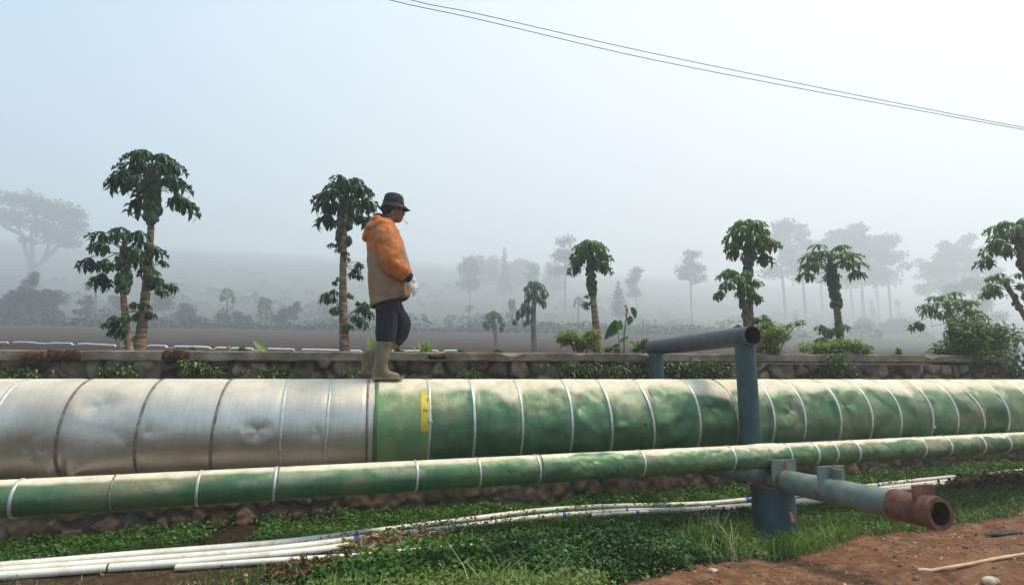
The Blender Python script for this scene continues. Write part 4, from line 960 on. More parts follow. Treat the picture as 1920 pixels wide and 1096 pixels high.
# weeds hanging on the stone face
pts = []
for (xa, xb, ya, yb, n) in [(1045, 1130, 680, 708, 420), (1130, 1212, 683, 708, 420), (1250, 1372, 676, 710, 1100), (0, 70, 690, 708, 200), (180, 270, 684, 708, 260), (340, 400, 676, 706, 200), (370, 420, 688, 708, 160), (470, 540, 685, 708, 140), (860, 900, 690, 708, 100), (1540, 1600, 655, 696, 350), (1560, 1620, 690, 706, 60), (640, 680, 690, 704, 50), (330, 356, 672, 690, 90)]:
    c = rng.normal(0, 1, (n, 2)); x = (xa+xb)/2+c[:, 0]*(xb-xa)/4; y = (ya+yb)/2+c[:, 1]*(yb-ya)/4
    for a_, b_ in zip(x, y): pts.append(P(a_, b_, Y=6.32-rng.uniform(0, .08)))
pts = np.array(pts); n = len(pts)
tag(leafcards('wall_creeper', pts, .045*rng.uniform(.5, 1.3, n), rng.uniform(0, 1, n), M['bush_dark'], None, .6, -.1, .3, .4), 'patches of small leaved creeper hanging on the stone face of the wall', 'creeper', kind='stuff')
# white rag in the bush
mb = MB()
for (x, y, r_) in ((1914, 648, .035), (1917, 655, .04), (1912, 663, .03), (1915, 672, .03), (1912, 682, .025), (1918, 690, .02), (1923, 662, .04)): mb.ell(P(x, y, F=7.3), (r_*.7, r_*.5, r_))
tag(remeshed(mb, 'white_rag', M['plastic'], .008, None, 1, lambda V, N: .03*(fbm(V[:, 0]*22, V[:, 2]*14, 5)-.5)), 'ragged white plastic sheet caught in the large bush at the right edge', 'rag')

# ------------------------------------------------------------------ white plastic pipes on the ground
t = NT('ivory_plastic_pipe'); c = t.ramp(t.noise(7, 8, rough=.75), [(.22, (.42, .33, .22)), (.36, (.66, .58, .46)), (.5, (.85, .81, .71)), (.7, (.90, .88, .81))]); t.set(col=c, rough=.45, spec=.4); t.bump(t.noise(20, 4), .1, .003); M['ivory'] = t.m
M['hose_tan'] = nm('beige_hose', ((.42, .28, .16), (.66, .50, .34)), 9, .6, .1)
M['blue'] = NT('blue_tape').set(col=(.04, .12, .5), rough=.5).m; M['pink'] = NT('pink_tape').set(col=(.6, .08, .18), rough=.5).m
def catm(pts, k=10):
    pts = [Vector(p) for p in pts]; out = []
    for i in range(len(pts)-1):
        p0, p1, p2, p3 = pts[max(i-1, 0)], pts[i], pts[i+1], pts[min(i+2, len(pts)-1)]
        for j in range(k):
            t_ = j/k; out.append(.5*((2*p1)+(p2-p0)*t_+(2*p0-5*p1+4*p2-p3)*t_*t_+(3*p1-p0-3*p2+p3)*t_**3))
    return out+[pts[-1]]
HOSES = []
def hose(px, r_, lb, lift=0.0, marks=(), mat='ivory', name='plastic_pipe', cat='pipe', group='white plastic pipes on the verge'):
    W = catm([G(x, y, r_*1.25+lift) for x, y in px], 14)
    for _ in range(12):
        for i in range(1, len(W)-1): W[i] = (W[i-1]+W[i]*2+W[i+1])/4
    for p in W: p.z = max(p.z, float(gz(p.x, p.y))+r_*.6)
    HOSES.extend((p.x, p.y) for p in W)
    root = empty(name, W[0], lb, cat, group)
    mb = MB(); mb.tube(W, r_, 14); mb.build('tube', M[mat], root)
    for (x, kd, L) in marks:
        i = min(range(len(W)-1), key=lambda i: abs(proj(W[i])[0]-x)); a = W[i]; d = (W[i+1]-W[i]).normalized()
        mb = MB(); mb.tube([a, a+d*L], r_+.0015, 14, True); mb.build('tape', M[kd], root)
    return root
hose([(-260, 1085), (-120, 1070), (0, 1061), (130, 1050), (271, 1038), (500, 1020), (630, 1005), (729, 992), (890, 972), (1000, 958), (1114, 950), (1229, 947), (1321, 944), (1410, 936), (1500, 929), (1608, 914), (1700, 903), (1791, 894)], .029, 'rearmost long white plastic pipe, nearest to the wall', .0, [(885, 'pink', .02), (1395, 'blue', .06), (1640, 'blue', .04)])
hose([(-260, 1092), (-120, 1080), (0, 1070), (130, 1060), (271, 1049), (500, 1031), (656, 1012), (760, 1000), (880, 985), (1000, 970), (1069, 964), (1160, 958), (1252, 956), (1320, 953), (1410, 947), (1520, 937), (1640, 917), (1795, 900)], .028, 'second long white plastic pipe, in the middle of the bundle', .0, [(665, 'blue', .04), (1056, 'blue', .035), (1330, 'black', .05)])
hose([(-260, 1100), (-120, 1088), (0, 1079), (130, 1069), (271, 1059), (400, 1049), (500, 1040), (600, 1030), (682, 1018), (760, 1009), (815, 1001)], .026, 'front long white plastic pipe of the bundle, ending in the dry leaves', .0, [(200, 'black', .01)])
hose([(330, 1063), (430, 1056), (500, 1051), (656, 1042), (721, 1036), (810, 1029), (886, 1023)], .020, 'single white pipe running in front of the bundle out of the leaf heap', .0, [(850, 'black', .04)])
hose([(952, 1018), (1000, 1015), (1056, 1012)], .012, 'short thin white pipe half hidden in the weeds', .06)
hose([(1110, 966), (1200, 960), (1300, 955), (1360, 953), (1390, 951), (1450, 945), (1510, 941), (1580, 928), (1650, 920), (1770, 907)], .020, 'thin white pipe at the front of the bundle beside the column', .01, [(1190, 'blue', .03)])
hose([(1500, 944), (1560, 936), (1640, 926), (1700, 917), (1750, 911)], .022, 'short white pipe under the rusty ended beam', .0, [(1660, 'blue', .03)])
hose([(1855, 888), (1890, 884), (1990, 872)], .02, 'white pipe lying at the right edge below the thin pipeline')
hose([(1722, 1074), (1760, 1066), (1820, 1056), (1880, 1044), (1990, 1028)], .011, 'thin beige hose on the red dirt at the bottom right corner', .0, (), 'hose_tan', 'garden_hose', 'hose', 'hoses')
# ------------------------------------------------------------------ verge plants
def scatter(n, X0, X1, Y0, Y1): return rng.uniform(X0, X1, n), rng.uniform(Y0, Y1, n)
HP = np.array(HOSES)
def clear(X, Y, r_=.10, keep=.05):      # few plants grow over the pipes
    d = np.full(len(X), 9.)
    for i in range(0, len(HP), 2): d = np.minimum(d, np.hypot(X-HP[i, 0], Y-HP[i, 1]))
    return (d > r_) | (rng.uniform(0, 1, len(X)) < keep)
def onground(X, Y, dz): return np.stack([X, Y, gz(X, Y)+dz], 1)
sbY = lambda X: np.interp(X, SB[0], SB[1])
# strip of creeping weeds between the white pipes and the wall
X, Y = scatter(44000, -5, 9.2, 5.45, 6.42); dens = ss(.33, .48, fbm(X*1.6, Y*1.6, 81)+.10*ss(5.6, 6.0, Y)+.1*ss(-.5, .5, X)*ss(4, 1, X))
k = rng.uniform(0, 1, len(X)) < dens; k &= clear(X, Y); X, Y = X[k], Y[k]; hgt = .03+.13*fbm(X*2.5, Y*2.5, 82)*ss(.40, .7, fbm(X*1.1, Y*1.1, 83)+.1)
pts = onground(X, Y, rng.uniform(0, 1, len(X))**.7*hgt)
tint = np.clip(.45+.5*(fbm(X*3, Y*3, 84)-.5)+rng.normal(0, .22, len(X)), 0, 1)
tag(leafcards('creeping_weeds', pts, rng.uniform(.016, .045, len(X)), tint, M['weed'], None, .75, .35), 'bright green creeping weeds along the foot of the wall', 'weeds', kind='stuff')
# low grass and clover in front
X, Y = scatter(60000, -4.2, 9.5, 2.7, 5.6)
sm_ = soilmask(X, Y); dn = (1-sm_*.985)*ss(.36, .54, fbm(X*1.3+9, Y*1.3, 85)+.22*ss(-.2, 1.2, X))
dn *= 1-.75*ss(0, -.8, X)*ss(4.9, 4.4, Y)
k = rng.uniform(0, 1, len(X)) < dn; k &= clear(X, Y); X, Y = X[k], Y[k]
pts = onground(X, Y, rng.uniform(0, .05, len(X)))
tag(leafcards('low_clover', pts, rng.uniform(.014, .034, len(X)), np.clip(.4+.7*(fbm(X*2, Y*2, 86)-.5)+rng.normal(0, .22, len(X)), 0, 1), M['weed'], None, .7, .35), 'low clover and small weeds covering the verge', 'ground cover', kind='stuff')
X, Y = scatter(52000, -4, 9.5, 3.2, 5.7); sm_ = soilmask(X, Y)
dn = (1-sm_*.99)*ss(.40, .56, fbm(X*1.1+4, Y*1.1, 87)+.22*ss(2.6, 3.6, X))*(1-.7*ss(0, -.8, X))
k = rng.uniform(0, 1, len(X)) < dn; k &= clear(X, Y); X, Y = X[k], Y[k]
tag(blades('grass', onground(X, Y, -.005), rng.uniform(.015, .05, len(X))+.04*ss(.5, .75, fbm(X*2.2, Y*2.2, 94)), .0026, rng.uniform(0, 1, len(X)), M['grass'], None), 'short green grass on the verge around the column', 'grass', kind='stuff')
# tall dark herb patch in the middle
def herb(X, Y): return np.exp(-((X-1.62)/.78)**4-((Y-3.98)/.5)**4)
X, Y = scatter(42000, .5, 2.8, 3.2, 4.8); h = herb(X, Y)*(1-soilmask(X, Y))*(.25+1.5*fbm(X*3.3, Y*3.3, 88)); k = (rng.uniform(0, 1, len(X)) < h*1.6) & clear(X, Y, .05); X, Y, h = X[k], Y[k], h[k]
pts = onground(X, Y, .13*h*rng.uniform(.2, 1, len(X))**.6)
tag(leafcards('herb_patch', pts, rng.uniform(.016, .044, len(X)), np.clip(rng.normal(.45, .22, len(X))+1.1*(fbm(X*2.6, Y*2.6, 93)-.5), 0, 1), M['weed_dark'], None, .7, .3), 'dense knee high patch of dark green leafy weeds left of the column', 'weeds', kind='stuff')
# second herb patch near the broken white pipe
X, Y = scatter(9000, -.6, .9, 3.5, 4.75); h = np.exp(-((X-.25)/.6)**4-((Y-4.1)/.5)**4)*(.5+fbm(X*3, Y*3, 89)); k = (rng.uniform(0, 1, len(X)) < h) & clear(X, Y, .13, .03); X, Y, h = X[k], Y[k], h[k]
tag(leafcards('leafy_weeds', onground(X, Y, .12*h*rng.uniform(.2, 1, len(X))), rng.uniform(.02, .055, len(X)), np.clip(rng.normal(.4, .25, len(X)), 0, 1), M['weed'], None, .75, .3), 'green leafy weeds beside the broken white pipe', 'weeds', kind='stuff')
# pale weeds at the front
X, Y = scatter(34000, -.6, 2.4, 3.0, 3.95); e_ = np.interp(X, [-.6, 2.4], [3.75, 3.55]); dn = ss(.15, -.2, Y-e_)*ss(.38, .52, fbm(X*2.4, Y*2.4, 90))*(1-soilmask(X, Y)); k = rng.uniform(0, 1, len(X)) < dn; k &= clear(X, Y); X, Y = X[k], Y[k]
tag(leafcards('pale_weeds', onground(X, Y, rng.uniform(.0, .09, len(X))), rng.uniform(.02, .05, len(X)), rng.uniform(0, 1, len(X)), M['weed_pale'], None, .6, .35), 'yellowish weeds along the bottom edge of the picture', 'weeds', kind='stuff')
# taller grass blades
cs = [(.55, 3.45), (.7, 3.5), (.8, 3.4), (.95, 3.4), (.35, 3.6), (1.1, 3.35), (2.55, 4.15), (2.75, 4.0), (2.95, 3.9), (3.1, 3.95), (3.3, 3.98), (3.45, 4.0), (3.6, 4.1), (3.75, 4.2), (2.9, 4.3), (2.7, 4.35), (2.3, 3.95), (3.55, 4.35), (3.2, 3.93), (3.0, 4.05), (3.95, 4.3), (2.1, 3.85), (-.2, 3.7), (.1, 3.6)]
X = []; Y = []
for (a, b_) in cs:
    m_ = 70; X += list(rng.normal(a, .10, m_)); Y += list(rng.normal(b_, .08, m_))
X, Y = np.array(X), np.array(Y); k = (X-SX)**2+(Y-4.23)**2 > .172**2; X, Y = X[k], Y[k]
tag(blades('tall_grass', onground(X, Y, 0), rng.uniform(.05, .17, len(X)), .0032, rng.uniform(.1, 1, len(X)), M['grass'], None, .6), 'longer arching grass blades round the foot of the column and at the front', 'grass', kind='stuff')
X, Y = np.concatenate([rng.normal(2.8, .12, 40), rng.normal(.85, .2, 50), rng.normal(2.6, .1, 30)]), np.concatenate([rng.normal(4.35, .1, 40), rng.normal(3.4, .1, 50), rng.normal(3.9, .1, 30)])
tag(blades('straw_grass', onground(X, Y, 0), rng.uniform(.12, .30, len(X)), .003, rng.uniform(.2, 1, len(X)), M['grass_pale'], None, .8), 'pale straw coloured grass blades left of the column', 'grass', kind='stuff')
# leaf litter
def heap(name, cx_, cy_, rx, ry, h0, n, sz, mat, lb, asp=.35):
    a = rng.uniform(0, 2*PI, n); r_ = np.sqrt(rng.uniform(0, 1, n)); X = cx_+np.cos(a)*r_*rx; Y = cy_+np.sin(a)*r_*ry
    tag(leafcards(name, onground(X, Y, (1-r_)*h0*rng.uniform(.3, 1, n)+.01), sz*rng.uniform(.4, 1.4, n), rng.uniform(0, 1, n), M[mat], None, asp, .15, .9, .3), lb, 'leaf litter', kind='stuff')
g = G(742, 1018); heap('dry_leaf_heap', g[0], g[1], .42, .13, .07, 800, .085, 'dry_leaf', 'heap of tan dry banana leaves lying over the white pipes')
g = G(705, 1030); heap('dry_leaf_heap', g[0], g[1], .2, .2, .09, 380, .11, 'dry_leaf', 'smaller tan leaf heap burying part of the single white pipe')
g = G(600, 1070); heap('red_leaf_heap', g[0], g[1], .34, .26, .06, 800, .07, 'red_leaf', 'heap of reddish brown dead leaves at the bottom edge')
g = G(1380, 962); heap('red_leaf_heap', g[0], g[1], .4, .12, .04, 300, .06, 'red_leaf', 'reddish dead leaves by the white pipes left of the column')
g = G(1860, 905); heap('dry_brush', g[0], g[1], .9, .3, .08, 900, .12, 'red_leaf', 'dark dead brush under the pipelines at the right', .2)
X, Y = scatter(900, -3, 7, 2.9, 5.4); tag(leafcards('leaf_litter', onground(X, Y, .02), rng.uniform(.015, .05, 900), rng.uniform(0, 1, 900), M['dry_leaf'], None, .5, .1), 'scattered bits of dead leaf across the verge', 'leaf litter', kind='stuff')
X, Y = scatter(5000, 1.2, 8, 2.5, 4.4); k = soilmask(X, Y) > .5; X, Y = X[k], Y[k]; n = len(X)
mb = MB(); 
for x, y in zip(X[:1200], Y[:1200]): s_ = random.uniform(.004, .014)*(2 if random.random() < .04 else 1); mb.ell((x, y, float(gz(x, y))+s_*.2), (s_, s_*random.uniform(.7, 1), s_*.7), 6, 4, None, 0, random.random())
M['pebble'] = leafm('soil_clod', (.10, .04, .022), (.22, .10, .055), (.42, .27, .17), .9, 0)
tag(mb.build('soil_clods', M['pebble']), 'clods and pebbles scattered on the red brown dirt', 'clods', kind='stuff')

# stray lumps
M['pale'] = nm('pale_lump', ((.35, .27, .18), (.62, .52, .38)), 20, .9, .4)
for (x, y, s_, lb) in [(1426, 1038, .035, 'pale stone at the top of the dirt bank left of the column foot'), (1338, 1068, .03, 'pale flat stone on the dirt bank nearest the weeds'), (1856, 1086, .05, 'tan crumpled lump at the bottom right under the beige hose'), (672, 1092, .03, 'small brown lump at the bottom edge by the reddish leaves'), (900, 962, .03, 'pale upright chip against the foot of the wall behind the white pipes')]:
    p = G(x, y, s_*.3); mb = MB(); [mb.ell(p+np.array([random.uniform(-1, 1)*s_*.8, random.uniform(-.5, .5)*s_, random.uniform(-.2, .3)*s_]), (s_*.8, s_*.7, s_*(1.2 if x == 900 else .5)), 8, 6) for _ in range(4)]
    tag(remeshed(mb, 'stone', M['pale'], .006, None, 1, lambda V, N: .012*(fbm(V[:, 0]*40, V[:, 1]*40, 3)-.5)), lb, 'stone', 'loose pale stones')
p = G(1875, 1000, .015); mb = MB(); [mb.ell(p+np.array([dx_, dy_, 0]), (.09, .03, .014)) for dx_, dy_ in ((0, 0), (.08, .02), (-.05, .02), (.14, 0))]
tag(remeshed(mb, 'plastic_scrap', M['black'], .007, None, 1, lambda V, N: .02*(fbm(V[:, 0]*20, V[:, 1]*20, 3)-.5)), 'flattened black plastic scrap on the dirt at the right', 'scrap')

# ------------------------------------------------------------------ power lines
M['wire'] = NT('black_cable').set(col=(.03, .03, .035), rough=.6).m
for px, lb in (([(560, -52), (730, 0), (900, 37), (1200, 107), (1500, 166), (1700, 203), (1920, 243), (2200, 290)], 'lower black overhead cable crossing the upper right sky'), ([(560, -64), (770, 0), (900, 27), (1200, 95), (1500, 157), (1700, 197), (1920, 239), (2200, 288)], 'upper thinner overhead cable close above the lower one')):
    mb = MB(); mb.tube(catm([P(x, y, F=9+(x-700)*.002) for x, y in px], 12), .0065 if 'lower' in lb else .0045, 8); tag(mb.build('overhead_cable', M['wire']), lb, 'cable', 'overhead cables')

# ------------------------------------------------------------------ the walking man
MY = 5.05
def J(x, y, dy=0.0): return Vector(P(x, y, Y=MY+dy))
K = J(0, 600).x  # unused scale probe
MPX = (J(740, 500)-J(739, 500)).x
man = empty('person', J(728, 712), 'man in orange and tan hooded jacket, bucket hat and rubber boots walking on the pipe', 'person')
M['skin'] = nm('skin', [(.3, (.16, .062, .038)), (.7, (.26, .11, .07))], 20, .55, .1, .002)
t = NT('orange_jacket_fabric'); t.set(col=t.ramp(t.noise(7, 6), [(.3, (.33, .085, .014)), (.6, (.47, .14, .022)), (.8, (.56, .20, .04))]), rough=.6, spec=.3); t.bump(t.noise(18, 5), .35, .01); M['orange'] = t.m
t = NT('tan_jacket_fabric'); t.set(col=t.ramp(t.noise(6, 6), [(.3, (.21, .115, .065)), (.6, (.31, .185, .11)), (.8, (.38, .24, .15))]), rough=.7, spec=.2); t.bump(t.noise(18, 5), .4, .01); M['tan'] = t.m
M['navy'] = nm('dark_trouser_cloth', ((.008, .009, .014), (.022, .023, .032)), 9, .85, .4, .01)
M['hat'] = nm('charcoal_hat_cloth', ((.018, .016, .02), (.045, .04, .045)), 30, .85, .3, .004)
M['boot'] = nm('muddy_olive_rubber', [(.3, (.10, .075, .04)), (.55, (.17, .14, .08)), (.8, (.25, .21, .13))], 11, .5, .2, .004)
M['mud'] = nm('mud_sole', ((.20, .11, .06), (.33, .2, .12)), 22, .9, .5)
M['glove'] = nm('white_knit_glove', ((.50, .45, .42), (.72, .68, .66)), 30, .9, .5, .003)
M['maroon'] = nm('dark_maroon_lining', ((.03, .008, .012), (.10, .02, .025)), 12, .8, .2)
M['cuff'] = nm('black_cuff', ((.008, .01, .016), (.025, .03, .04)), 20, .8, .3)
M['hair'] = nm('black_hair', ((.006, .005, .005), (.02, .017, .015)), 60, .7, .4)
def ringI(back, front, hd, n=32, e=2.35, dy=0.0, yk=1.0):
    a = J(*back, dy); b_ = J(*front, dy); c = (a+b_)/2; ax = (b_-a)/2; out = []
    for k in range(n):
        t_ = 2*PI*k/n; cs, sn = math.cos(t_), math.sin(t_)
        out.append(c+ax*(abs(cs)**(2/e)*math.copysign(1, cs))+Vector((0, 1, 0))*hd*(abs(sn)**(2/e)*math.copysign(1, sn)))
    return out
def sm_tube(mb, pts, rad, n=20, k=6):
    W = catm(pts, k); rr = []
    for i in range(len(W)):
        f = i/k; j = min(int(f), len(rad)-2); u = f-j; u = min(u, 1); rr.append(rad[j]*(1-u)+rad[j+1]*u)
    mb.tube(W, rr, n)
NEAR, FARS = -.16, .16
# --- body (one continuous skin): head, neck, trunk, arms, hands, legs
hb = MB()
hc = J(737, 391); 
hb.ell(hc+Vector((0, 0, .012)), (.092, .074, .098), 24, 16)                       # skull
hb.ell(J(744, 401), (.058, .056, .062), 20, 12)                                   # face
hb.ell(J(745.5, 411), (.042, .042, .032), 16, 10)                                 # jaw
hb.ell(J(749.5, 413.5), (.016, .022, .016), 12, 8)                                # chin
hb.tube([J(754, 393.5), J(756.5, 398), J(758.3, 402)], [.008, .010, .013], 10)    # nose
hb.ell(J(756.0, 403.4), (.012, .016, .009), 10, 8)
hb.ell(J(754.3, 407.3), (.011, .022, .006), 10, 6); hb.ell(J(753.9, 409.5), (.010, .019, .006), 10, 6)   # lips
hb.ell(J(753.5, 392.5), (.012, .05, .010), 12, 8)                                 # brow
for s_ in (-1, 1):
    hb.ell(J(736, 398, s_*.077), (.017, .010, .030), 12, 8, Matrix.Rotation(.2, 3, 'Y'))   # ears
    hb.ell(J(748.5, 401, s_*.036), (.022, .018, .018), 10, 8)                     # cheeks
sm_tube(hb, [J(733, 404), J(728, 414), J(723, 426)], [.058, .06, .07])
trunk_r = [ringI((705, 424), (738, 428), .12), ringI((698, 440), (742, 440), .16), ringI((697, 470), (748, 470), .16), ringI((700, 510), (750, 510), .145), ringI((702, 545), (746, 545), .14), ringI((710, 575), (742, 572), .13)]
hb.loft(trunk_r)
sh = J(720, 434, -.17); el = J(733, 492, -.22); wr = J(771, 524, -.20)
sm_tube(hb, [sh, J(726, 460, -.21), el, J(749, 508, -.215), wr], [.055, .05, .042, .038, .028])
shf = J(722, 436, .17); elf = J(712, 492, .21); wrf = J(722, 540, .20)
sm_tube(hb, [shf, J(716, 462, .2), elf, wrf], [.055, .048, .042, .028])
def hand(mb, wrist, dirv, palm_n, grow=0.0, side=1, curl=.5):
    d = Vector(dirv).normalized(); nrm = Vector(palm_n).normalized(); s_ = d.cross(nrm).normalized()*side; nrm = s_.cross(d).normalized()*side
    w0 = Vector(wrist); pc = w0+d*.05
    rings = []
    for f, wd, th_ in ((0, .026, .020), (.25, .033, .020), (.55, .041, .017), (.85, .042, .015), (1.0, .038, .012)):
        c = w0+d*(.09*f); rings.append([c+s_*math.cos(a)*(wd+grow)+nrm*math.sin(a)*(th_+grow) for a in [2*PI*k/16 for k in range(16)]])
    mb.loft(rings)
    for i, (off, L, cc) in enumerate(((-.030, .068, .9), (-.010, .078, 1.0), (.010, .073, 1.1), (.029, .058, 1.25))):
        p = w0+d*.078+s_*off; ang = 0; pts = [p]; 
        for seg in (.45, .3, .25):
            ang += curl*cc; p = p+(d*math.cos(ang)+nrm*math.sin(ang))*L*seg; pts.append(p)
        mb.tube(pts, [.0095+grow, .0088+grow, .008+grow, .0065+grow], 10)
    p = w0+d*.025-s_*.028; pts = [p, p+d*.028-s_*.018+nrm*.008, p+d*.052-s_*.018+nrm*.022, p+d*.072-s_*.010+nrm*.034]
    mb.tube(pts, [.013+grow, .0115+grow, .010+grow, .0075+grow], 10)
hd_ = (J(786, 553, -.19)-wr).normalized()
hand(hb, wr, hd_, (-.6, .6, -.3), 0, 1, .45)
hand(hb, wrf, (.15, 0, -1), (0, -1, 0), 0, -1, .4)
# legs
sm_tube(hb, [J(722, 560, -.09), J(724, 605, -.10), J(721, 632, -.10), J(716, 665, -.10), J(711, 698, -.10)], [.066, .058, .05, .046, .036])
sm_tube(hb, [J(726, 560, .09), J(742, 588, .10), J(756, 612, .10), J(732, 640, .10), J(700, 666, .10)], [.066, .058, .05, .046, .036])
hb.ell(J(725, 566), (.085, .14, .09), 20, 12)
sm_tube(hb, [J(710, 702, -.10), J(728, 706, -.10), J(746, 708, -.10)], [.034, .03, .024]); sm_tube(hb, [J(699, 667, .10), J(692, 684, .10), J(689, 694, .10)], [.033, .03, .022])
body = remeshed(hb, 'body', M['skin'], .0065, man, 2)
# eyes
for s_ in (-1, 1):
    mb = MB(); mb.ell(J(752.6, 396.8, s_*.030), (.010, .013, .0075), 12, 8); M.setdefault('eye', NT('eye_white').set(col=(.5, .45, .42), rough=.2).m); ey = mb.build('eye', M['eye'], man)
    mb = MB(); mb.ell(J(754.4, 396.9, s_*.031), (.004, .006, .006), 10, 6); mb.build('iris', M['hair'], ey)
mb = MB(); mb.ell(J(732.5, 392), (.086, .078, .073), 24, 14); mb.ell(J(726, 399), (.045, .064, .042), 16, 10)
mb.ell(J(749.5, 414.5), (.013, .02, .010), 10, 6)
mb.build('hair', M['hair'], man)
# hat: crown + drooping brim
def hatp(u, v, s_=0.0):   # u along face direction, v up
    tl = -.16; return J(737.5, 383)+Vector((u*math.cos(tl)-v*math.sin(tl)*-1*0+v*.10, s_, u*math.sin(tl)*.55+v))
rings = []
for (v, ru, rv, ou) in ((.000, .094, .090, 0), (.03, .093, .089, 0), (.06, .089, .085, -.002), (.082, .080, .076, -.003), (.094, .062, .058, -.004), (.099, .032, .030, -.004), (.100, .004, .004, -.004)):
    rings.append([hatp(ou+ru*math.cos(a), v, rv*math.sin(a)) for a in [2*PI*k/40 for k in range(40)]])
mb = MB(); mb.loft(rings); hat = mb.build('hat', M['hat'], man)
rings = []
for (f, dv) in ((.0, .012), (.0, .004), (.35, -.014), (.7, -.034), (1.0, -.050), (1.03, -.054), (.98, -.056), (.6, -.034), (.0, -.006)):
    rings.append([hatp((.094+(.042 if math.cos(a) > 0 else .004)*f*abs(math.cos(a))+.022*f)*math.cos(a)+.004*f, dv+(.020 if math.cos(a) > 0 else .0)*f*max(0, math.cos(a))*1.1-.008*f*math.cos(2*a+1)+.004*math.sin(5*a)*f, (.090+.020*f)*math.sin(a)) for a in [2*PI*k/48 for k in range(48)]])
mb = MB(); mb.loft(rings, False); mb.build('brim', M['hat'], hat)
rings = []
for (v, g_) in ((.002, .003), (.004, .0045), (.022, .0045), (.024, .003)): rings.append([hatp((.0935+g_)*math.cos(a), v, (.0895+g_)*math.sin(a)) for a in [2*PI*k/40 for k in range(40)]])
mb = MB(); mb.loft(rings, False); mb.build('hat_band', M['cuff'], hat)
# cigarette
M['paper'] = NT('cigarette_paper').set(col=(.7, .68, .62), rough=.8).m
mb = MB(); mb.tube([J(754.0, 408.6, -.012), J(762.5, 418, -.03)], .004, 10); cg = mb.build('cigarette', M['paper'], man)
mb = MB(); mb.tube([J(762.3, 417.7, -.0295), J(763.6, 419.2, -.0325)], .0042, 10); mb.build('ash', M['hat'], cg)
# jacket
jb = MB()
rg = [((704, 411), (738, 417), .085), ((699, 417), (742, 425), .145), ((692, 430), (746, 436), .19), ((689.5, 452), (753, 452), .20), ((689, 478), (760, 475), .195), ((690, 503), (766, 498), .19), ((692, 530), (768.5, 522), .19), ((694, 553), (767.5, 541), .195), ((695.5, 574), (766, 557), .20)]
jb.loft([ringI(*r_) for r_ in rg])
jb.ell(J(697, 430), (.065, .125, .075), 20, 12, Matrix.Rotation(.5, 3, 'Y')); jb.ell(J(690, 440), (.05, .09, .06), 16, 10, Matrix.Rotation(.4, 3, 'Y')); jb.ell(J(706, 414), (.06, .11, .035), 16, 10, Matrix.Rotation(-.2, 3, 'Y'))
jb.ell(J(716, 424, -.13), (.08, .085, .06), 16, 10); jb.ell(J(718, 424, .13), (.08, .085, .06), 16, 10)
def folds(V, N):
    s_ = V[:, 0]*1.0+V[:, 1]*.5; z = V[:, 2]
    r_ = 1-np.abs(2*fbm(s_*6+z*3.5, z*5-s_*2, 201, 3)-1)*2.2
    r2 = 1-np.abs(2*fbm(s_*13-z*9, z*11+s_*5, 207, 2)-1)*2.6
    return .009*np.clip(r_, -1, 1)+.003*np.clip(r2, -1, 1)+.003*(fbm(s_*22, z*12, 202)-.5)*2
zy = lambda y: J(728, y).z
def jm(c):
    yy = np.array([proj(q_) for q_ in c]); wob = 2*np.sin(yy[:, 0]*.35)
    lim = np.where(yy[:, 0] < 746, 471+wob, 462)
    return np.where(yy[:, 1] > lim, 1, 0)
jacket = remeshed(jb, 'jacket', [M['orange'], M['tan']], .008, man, 3, folds, jm)
sbm = MB(); sm_tube(sbm, [J(719, 430, -.15), J(724, 448, -.20), J(729, 470, -.225), J(735, 491, -.235), J(750, 505, -.23), J(763, 517, -.215)], [.076, .086, .088, .088, .072, .054], 26, 8)
remeshed(sbm, 'sleeve', M['orange'], .008, jacket, 2, lambda V, N: 1.0*folds(V*1.15+np.array([.3, 0, .2]), N))
sbm = MB(); sm_tube(sbm, [shf, J(716, 462, .2), elf, J(721, 530, .2)], [.08, .09, .085, .06], 22, 8); remeshed(sbm, 'sleeve', M['orange'], .01, jacket, 2, folds)
mb = MB(); mb.tube([J(760, 514.5, -.218), J(765, 519, -.21), J(769, 522, -.20)], [.054, .050, .042], 24); mb.build('cuff', M['cuff'], jacket)
mb = MB(); mb.tube([J(721, 528, .2), J(722, 536, .2)], [.055, .05], 20); mb.build('cuff', M['cuff'], jacket)
mb = MB()
mb.loft([ringI((701, 408), (737, 415.5), .088), ringI((699.5, 404), (733, 412), .090), ringI((703, 401.5), (730, 409.5), .082), ringI((706, 403), (728, 411), .07)], True); mb.build('collar', M['maroon'], jacket)
mb = MB(); zp = [J(746.5, 440), J(753.8, 455), J(760.5, 476), J(767, 500), J(769.3, 522), J(768.5, 541), J(766.8, 556)]; mb.tube(catm(zp, 8), .010, 10); mb.build('placket', M['maroon'], jacket)
mb = MB(); mb.loft([ringI((695.8, 573), (765.5, 556.5), .197), ringI((696, 577), (765, 559.5), .195)], True); mb.build('lining', M['navy'], jacket)
# glove
gb = MB(); hand(gb, wr, hd_, (-.6, .6, -.3), .0035, 1, .45); gb.tube([J(768, 521.5, -.203), wr, wr+hd_*.03], [.037, .034, .033], 16); remeshed(gb, 'glove', M['glove'], .005, man, 1)
gb = MB(); hand(gb, wrf, (.15, 0, -1), (0, -1, 0), .0035, -1, .4); remeshed(gb, 'glove', M['glove'], .006, man, 1)
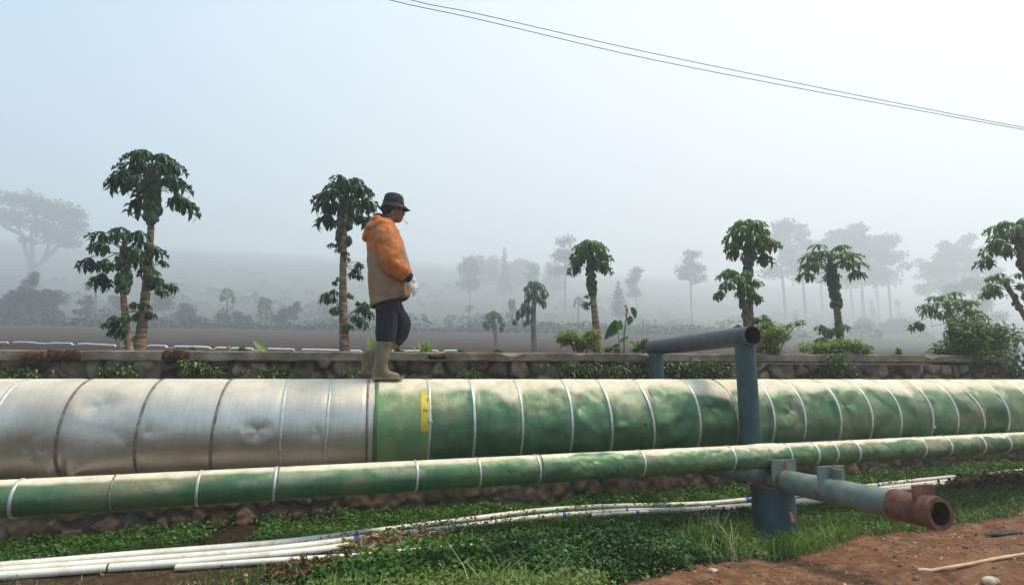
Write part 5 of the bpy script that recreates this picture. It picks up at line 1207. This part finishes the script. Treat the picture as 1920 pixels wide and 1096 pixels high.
# trousers
tbm = MB()
tbm.loft([ringI((705, 552), (748, 552), .17), ringI((704.5, 575), (750, 572), .175), ringI((706, 590), (752, 588), .165)])
sm_tube(tbm, [J(724, 575, -.085), J(725, 600, -.09), J(724, 618, -.09), J(723, 630, -.10), J(722.5, 640, -.10)], [.088, .086, .085, .082, .072], 24, 6)
sm_tube(tbm, [J(733, 572, .085), J(746, 592, .09), J(753, 608, .095), J(748, 626, .10), J(738, 640, .10)], [.090, .083, .080, .075, .062], 24, 6)
remeshed(tbm, 'trousers', M['navy'], .008, man, 2, lambda V, N: .7*folds(V*np.array([1.4, 1.4, .9]), N))
# boots
def ringH(xb, xf, y, hd, dy): return ringI((xb, y), (xf, y), hd, 28, 2.0, dy)
bb_ = MB()
bb_.loft([ringH(707, 737, 634, .070, -.10), ringH(706, 736, 640, .070, -.10), ringH(704.5, 733, 655, .066, -.10), ringH(702.5, 730, 670, .06, -.10), ringH(700.5, 727, 683, .055, -.10), ringH(698.5, 729, 693, .05, -.10), ringH(697, 735, 700, .048, -.10), ringH(696.5, 748, 706, .047, -.10), ringH(697, 753, 709.5, .046, -.10)])
sm_tube(bb_, [J(706, 704, -.10), J(730, 704.5, -.10), J(748, 707, -.10)], [.045, .042, .030], 20)
bt = remeshed(bb_, 'boot', M['boot'], .007, man, 2, lambda V, N: .004*np.sin(V[:, 2]*90)*ss(.32, .36, V[:, 2])+.008*(fbm(V[:, 0]*9, V[:, 2]*16, 7)-.5))
mb = MB(); zs_ = .012
sole = [(696, -.0), (700, .04), (715, .042), (730, .046), (745, .048), (754, .03), (756, 0), (754, -.03), (745, -.048), (730, -.046), (715, -.042), (700, -.04)]
top_ = [Vector((J(x, 712, -.10+dy).x, MY-.10+dy, .030)) for x, dy in sole]; bot_ = [Vector((p.x, p.y, .008)) for p in top_]
mb.loft([bot_, top_]); mb.build('sole', M['mud'], bt, smooth=False, bevel=.006)
bb_ = MB(); A_, B_ = J(737, 638, .10), J(699, 666, .10)
sm_tube(bb_, [A_, A_.lerp(B_, .5), B_, J(694, 680, .10), J(690, 695, .10)], [.068, .062, .052, .048, .034], 22, 8); bb_.ell(J(690, 664, .10), (.045, .045, .045))
bt = remeshed(bb_, 'boot', M['boot'], .008, man, 2)
mb = MB(); sm_tube(mb, [J(681, 662, .10), J(683, 676, .10), J(684, 694, .10)], [.03, .026, .022], 14); mb.build('sole', M['mud'], bt)

# ------------------------------------------------------------------ render settings
sc.view_settings.view_transform = 'Standard'; sc.view_settings.look = 'None'; sc.view_settings.gamma = 1; sc.view_settings.exposure = 0.76
sc.render.engine = 'CYCLES'; sc.cycles.use_denoising = True; sc.cycles.volume_bounces = 3; sc.cycles.max_bounces = 8; sc.cycles.diffuse_bounces = 3; sc.cycles.glossy_bounces = 3
sc.cycles.volume_step_rate = 1.0; sc.cycles.sample_clamp_indirect = 6
